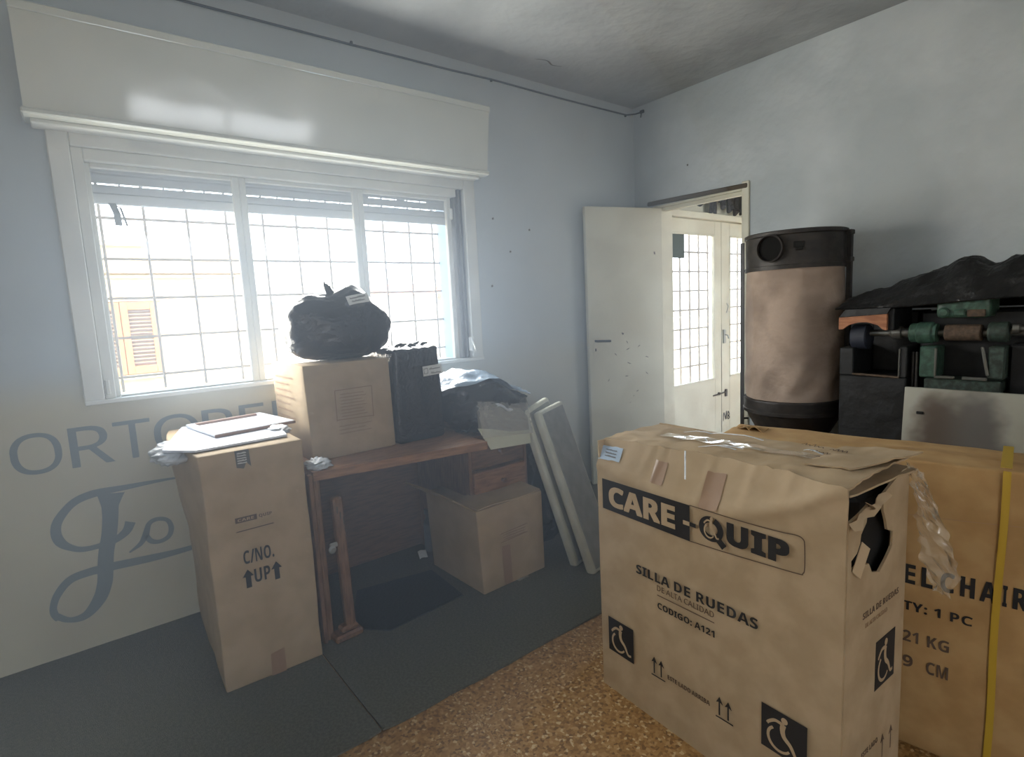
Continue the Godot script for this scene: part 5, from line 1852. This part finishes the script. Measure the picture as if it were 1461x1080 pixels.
	bxm(st, Vector3(0.022, 1.217, -0.662), Vector3(0.032, 1.248, -0.60), 0.003)
	put("plate", st, M.roller, mo)
	# casting: two uprights, base and pale worn inner edges
	st = S()
	bxm(st, Vector3(0.0, 0.948, -0.82), Vector3(0.12, 1.088, -0.756), 0.006)
	put("upright", st, M.green, t)
	st = S()
	bxm(st, Vector3(0.0, 0.955, -0.580), Vector3(0.12, 1.092, -0.524), 0.006)
	put("upright", st, M.green_dull, t)
	st = S()
	bxm(st, Vector3(0.0, 0.895, -0.80), Vector3(0.14, 0.945, -0.53), 0.006)
	put("crossbeam", st, M.green_dull, t)
	st = S()
	bx(st, Transform3D(Basis(), Vector3(-0.002, 1.02, -0.759)), Vector3(0.012, 0.125, 0.009), 0.003)
	bx(st, Transform3D(Basis(Vector3.RIGHT, -0.18), Vector3(-0.002, 1.03, -0.588)), Vector3(0.012, 0.125, 0.011), 0.003)
	bx(st, Transform3D(Basis(), Vector3(-0.002, 0.953, -0.725)), Vector3(0.012, 0.012, 0.075), 0.003)
	bx(st, Transform3D(Basis(), Vector3(-0.002, 0.953, -0.62)), Vector3(0.012, 0.014, 0.085), 0.003)
	put("worn_edge", st, M.steel, t)
	# the dark body behind, pipes and right half
	st = S()
	bxm(st, Vector3(0.14, 0, -0.86), Vector3(0.50, 1.24, 0.5), 0.01)
	put("body", st, M.machine, t)
	st = S()
	bxm(st, Vector3(0.05, 0.0, -0.52), Vector3(0.14, 1.10, 0.5), 0.008)
	put("body", st, M.machine, t)
	for z in [-0.852, -0.837]:
		st = S()
		tube(st, [Vector3(0.03, 0.1, z), Vector3(0.03, 1.06, z)], 0.006, 8)
		put("pipe", st, M.iron, t)
	st = S()
	bxm(st, Vector3(0.04, 0.0, -0.81), Vector3(0.14, 0.895, -0.54), 0.008)
	put("pedestal", st, M.green_dull, t)
	# black sheet thrown over the machine
	st = S()
	var zs := [-1.19, -1.166, -1.006, -0.928, -0.854, -0.782, -0.715, -0.675, -0.603, -0.548, -0.45, -0.2, 0.4]
	var ys := [1.285, 1.325, 1.354, 1.386, 1.412, 1.427, 1.48, 1.485, 1.441, 1.459, 1.46, 1.45, 1.44]
	var ridge := func(z: float) -> float:
		for i in zs.size() - 1:
			if z <= zs[i + 1]:
				var f: float = clampf((z - zs[i]) / (zs[i + 1] - zs[i]), 0, 1)
				return lerpf(ys[i], ys[i + 1], f * f * (3.0 - 2.0 * f))
		return 1.44
	var fn := noise(2.6, 120, 4)
	var rn := noise(1.4, 121, 3, FastNoiseLite.TYPE_SIMPLEX_SMOOTH, true)
	sheet(st, 110, 40, func(u: float, v: float) -> Vector3:
		var z := lerpf(-1.18, 0.35, u)
		var top: float = ridge.call(z)
		var low := lerpf(1.268, 1.30, smoothstep(0.1, 0.5, u))
		var x: float
		var y: float
		if v < 0.5:
			var q := v / 0.5
			x = lerpf(3.0, 3.2, q)
			y = lerpf(low, top, sin(q * PI / 2.0))
		else:
			var q := (v - 0.5) / 0.5
			x = lerpf(3.2, 3.54, q)
			y = lerpf(top, 1.25, q * q)
		var k := sin(PI * v) * smoothstep(0.0, 0.05, u)
		y += k * (0.02 * fn.get_noise_2d(z * 2.0, x * 5.0) + 0.018 * (rn.get_noise_2d(z * 2.0, x * 3.0)))
		x += 0.02 * fn.get_noise_2d(z * 3.0 + 40.0, v * 3.0) * (1.0 - v)
		return Vector3(x, y, z), Vector3(0.004, -0.005, 0))
	tag(put("black_sheet", st, M.cloth), "crumpled black sheet thrown over the top of the machine", "sheet")
	# pale board with a soot stain leaning in front
	var W := 256
	var im := Image.create(W, W, false, Image.FORMAT_RGB8)
	var sn := noise(0.02, 130, 4)
	for j in W:
		for i in W:
			var u := (i + 0.5) / W
			var v := 1.0 - (j + 0.5) / W
			var dx := (u - 0.185) / 0.13
			var dy := (v - 0.76) / 0.19
			var q := pow(pow(absf(dx), 3.0) + pow(absf(dy), 3.0), 1.0 / 3.0)
			var s := smoothstep(1.35, 0.75, q + 0.35 * sn.get_noise_2d(i, j))
			var base := Color(0.64, 0.635, 0.585).lerp(Color(0.58, 0.57, 0.525), 0.5 + 0.5 * sn.get_noise_2d(i + 300, j))
			var soot := Color(0.36, 0.345, 0.33).lerp(Color(0.30, 0.25, 0.21), smoothstep(0.3, -0.7, dx))
			im.set_pixel(i, j, base.lerp(soot, s * 0.9))
	var bm := mat(Color.WHITE, 0.6)
	bm.albedo_texture = ImageTexture.create_from_image(im)
	uvf = func(p: Vector3) -> Vector2: return Vector2((p.z + 0.80) / 1.1, 1.0 - p.y / 0.94)
	st = S()
	var lean := 0.09
	dbox(st, Vector3(2.735, 0.0, -0.795), Vector3(2.753, 0.938, 0.30), 8, 0.003, func(q: Vector3) -> Vector3:
		q.x += lean * (q.y - 0.94) * -1.0 * -1.0
		return q)
	uvf = none
	tag(put("sooty_board", st, bm), "pale board with a dark soot stain leaning before the machine", "board")
	st = S()
	bx(st, Transform3D(Basis(), Vector3(2.724, 0.835, -0.735)), Vector3(0.006, 0.012, 0.025), 0.002)
	put("keyhole", st, M.iron_dark, get_node("sooty_board"))
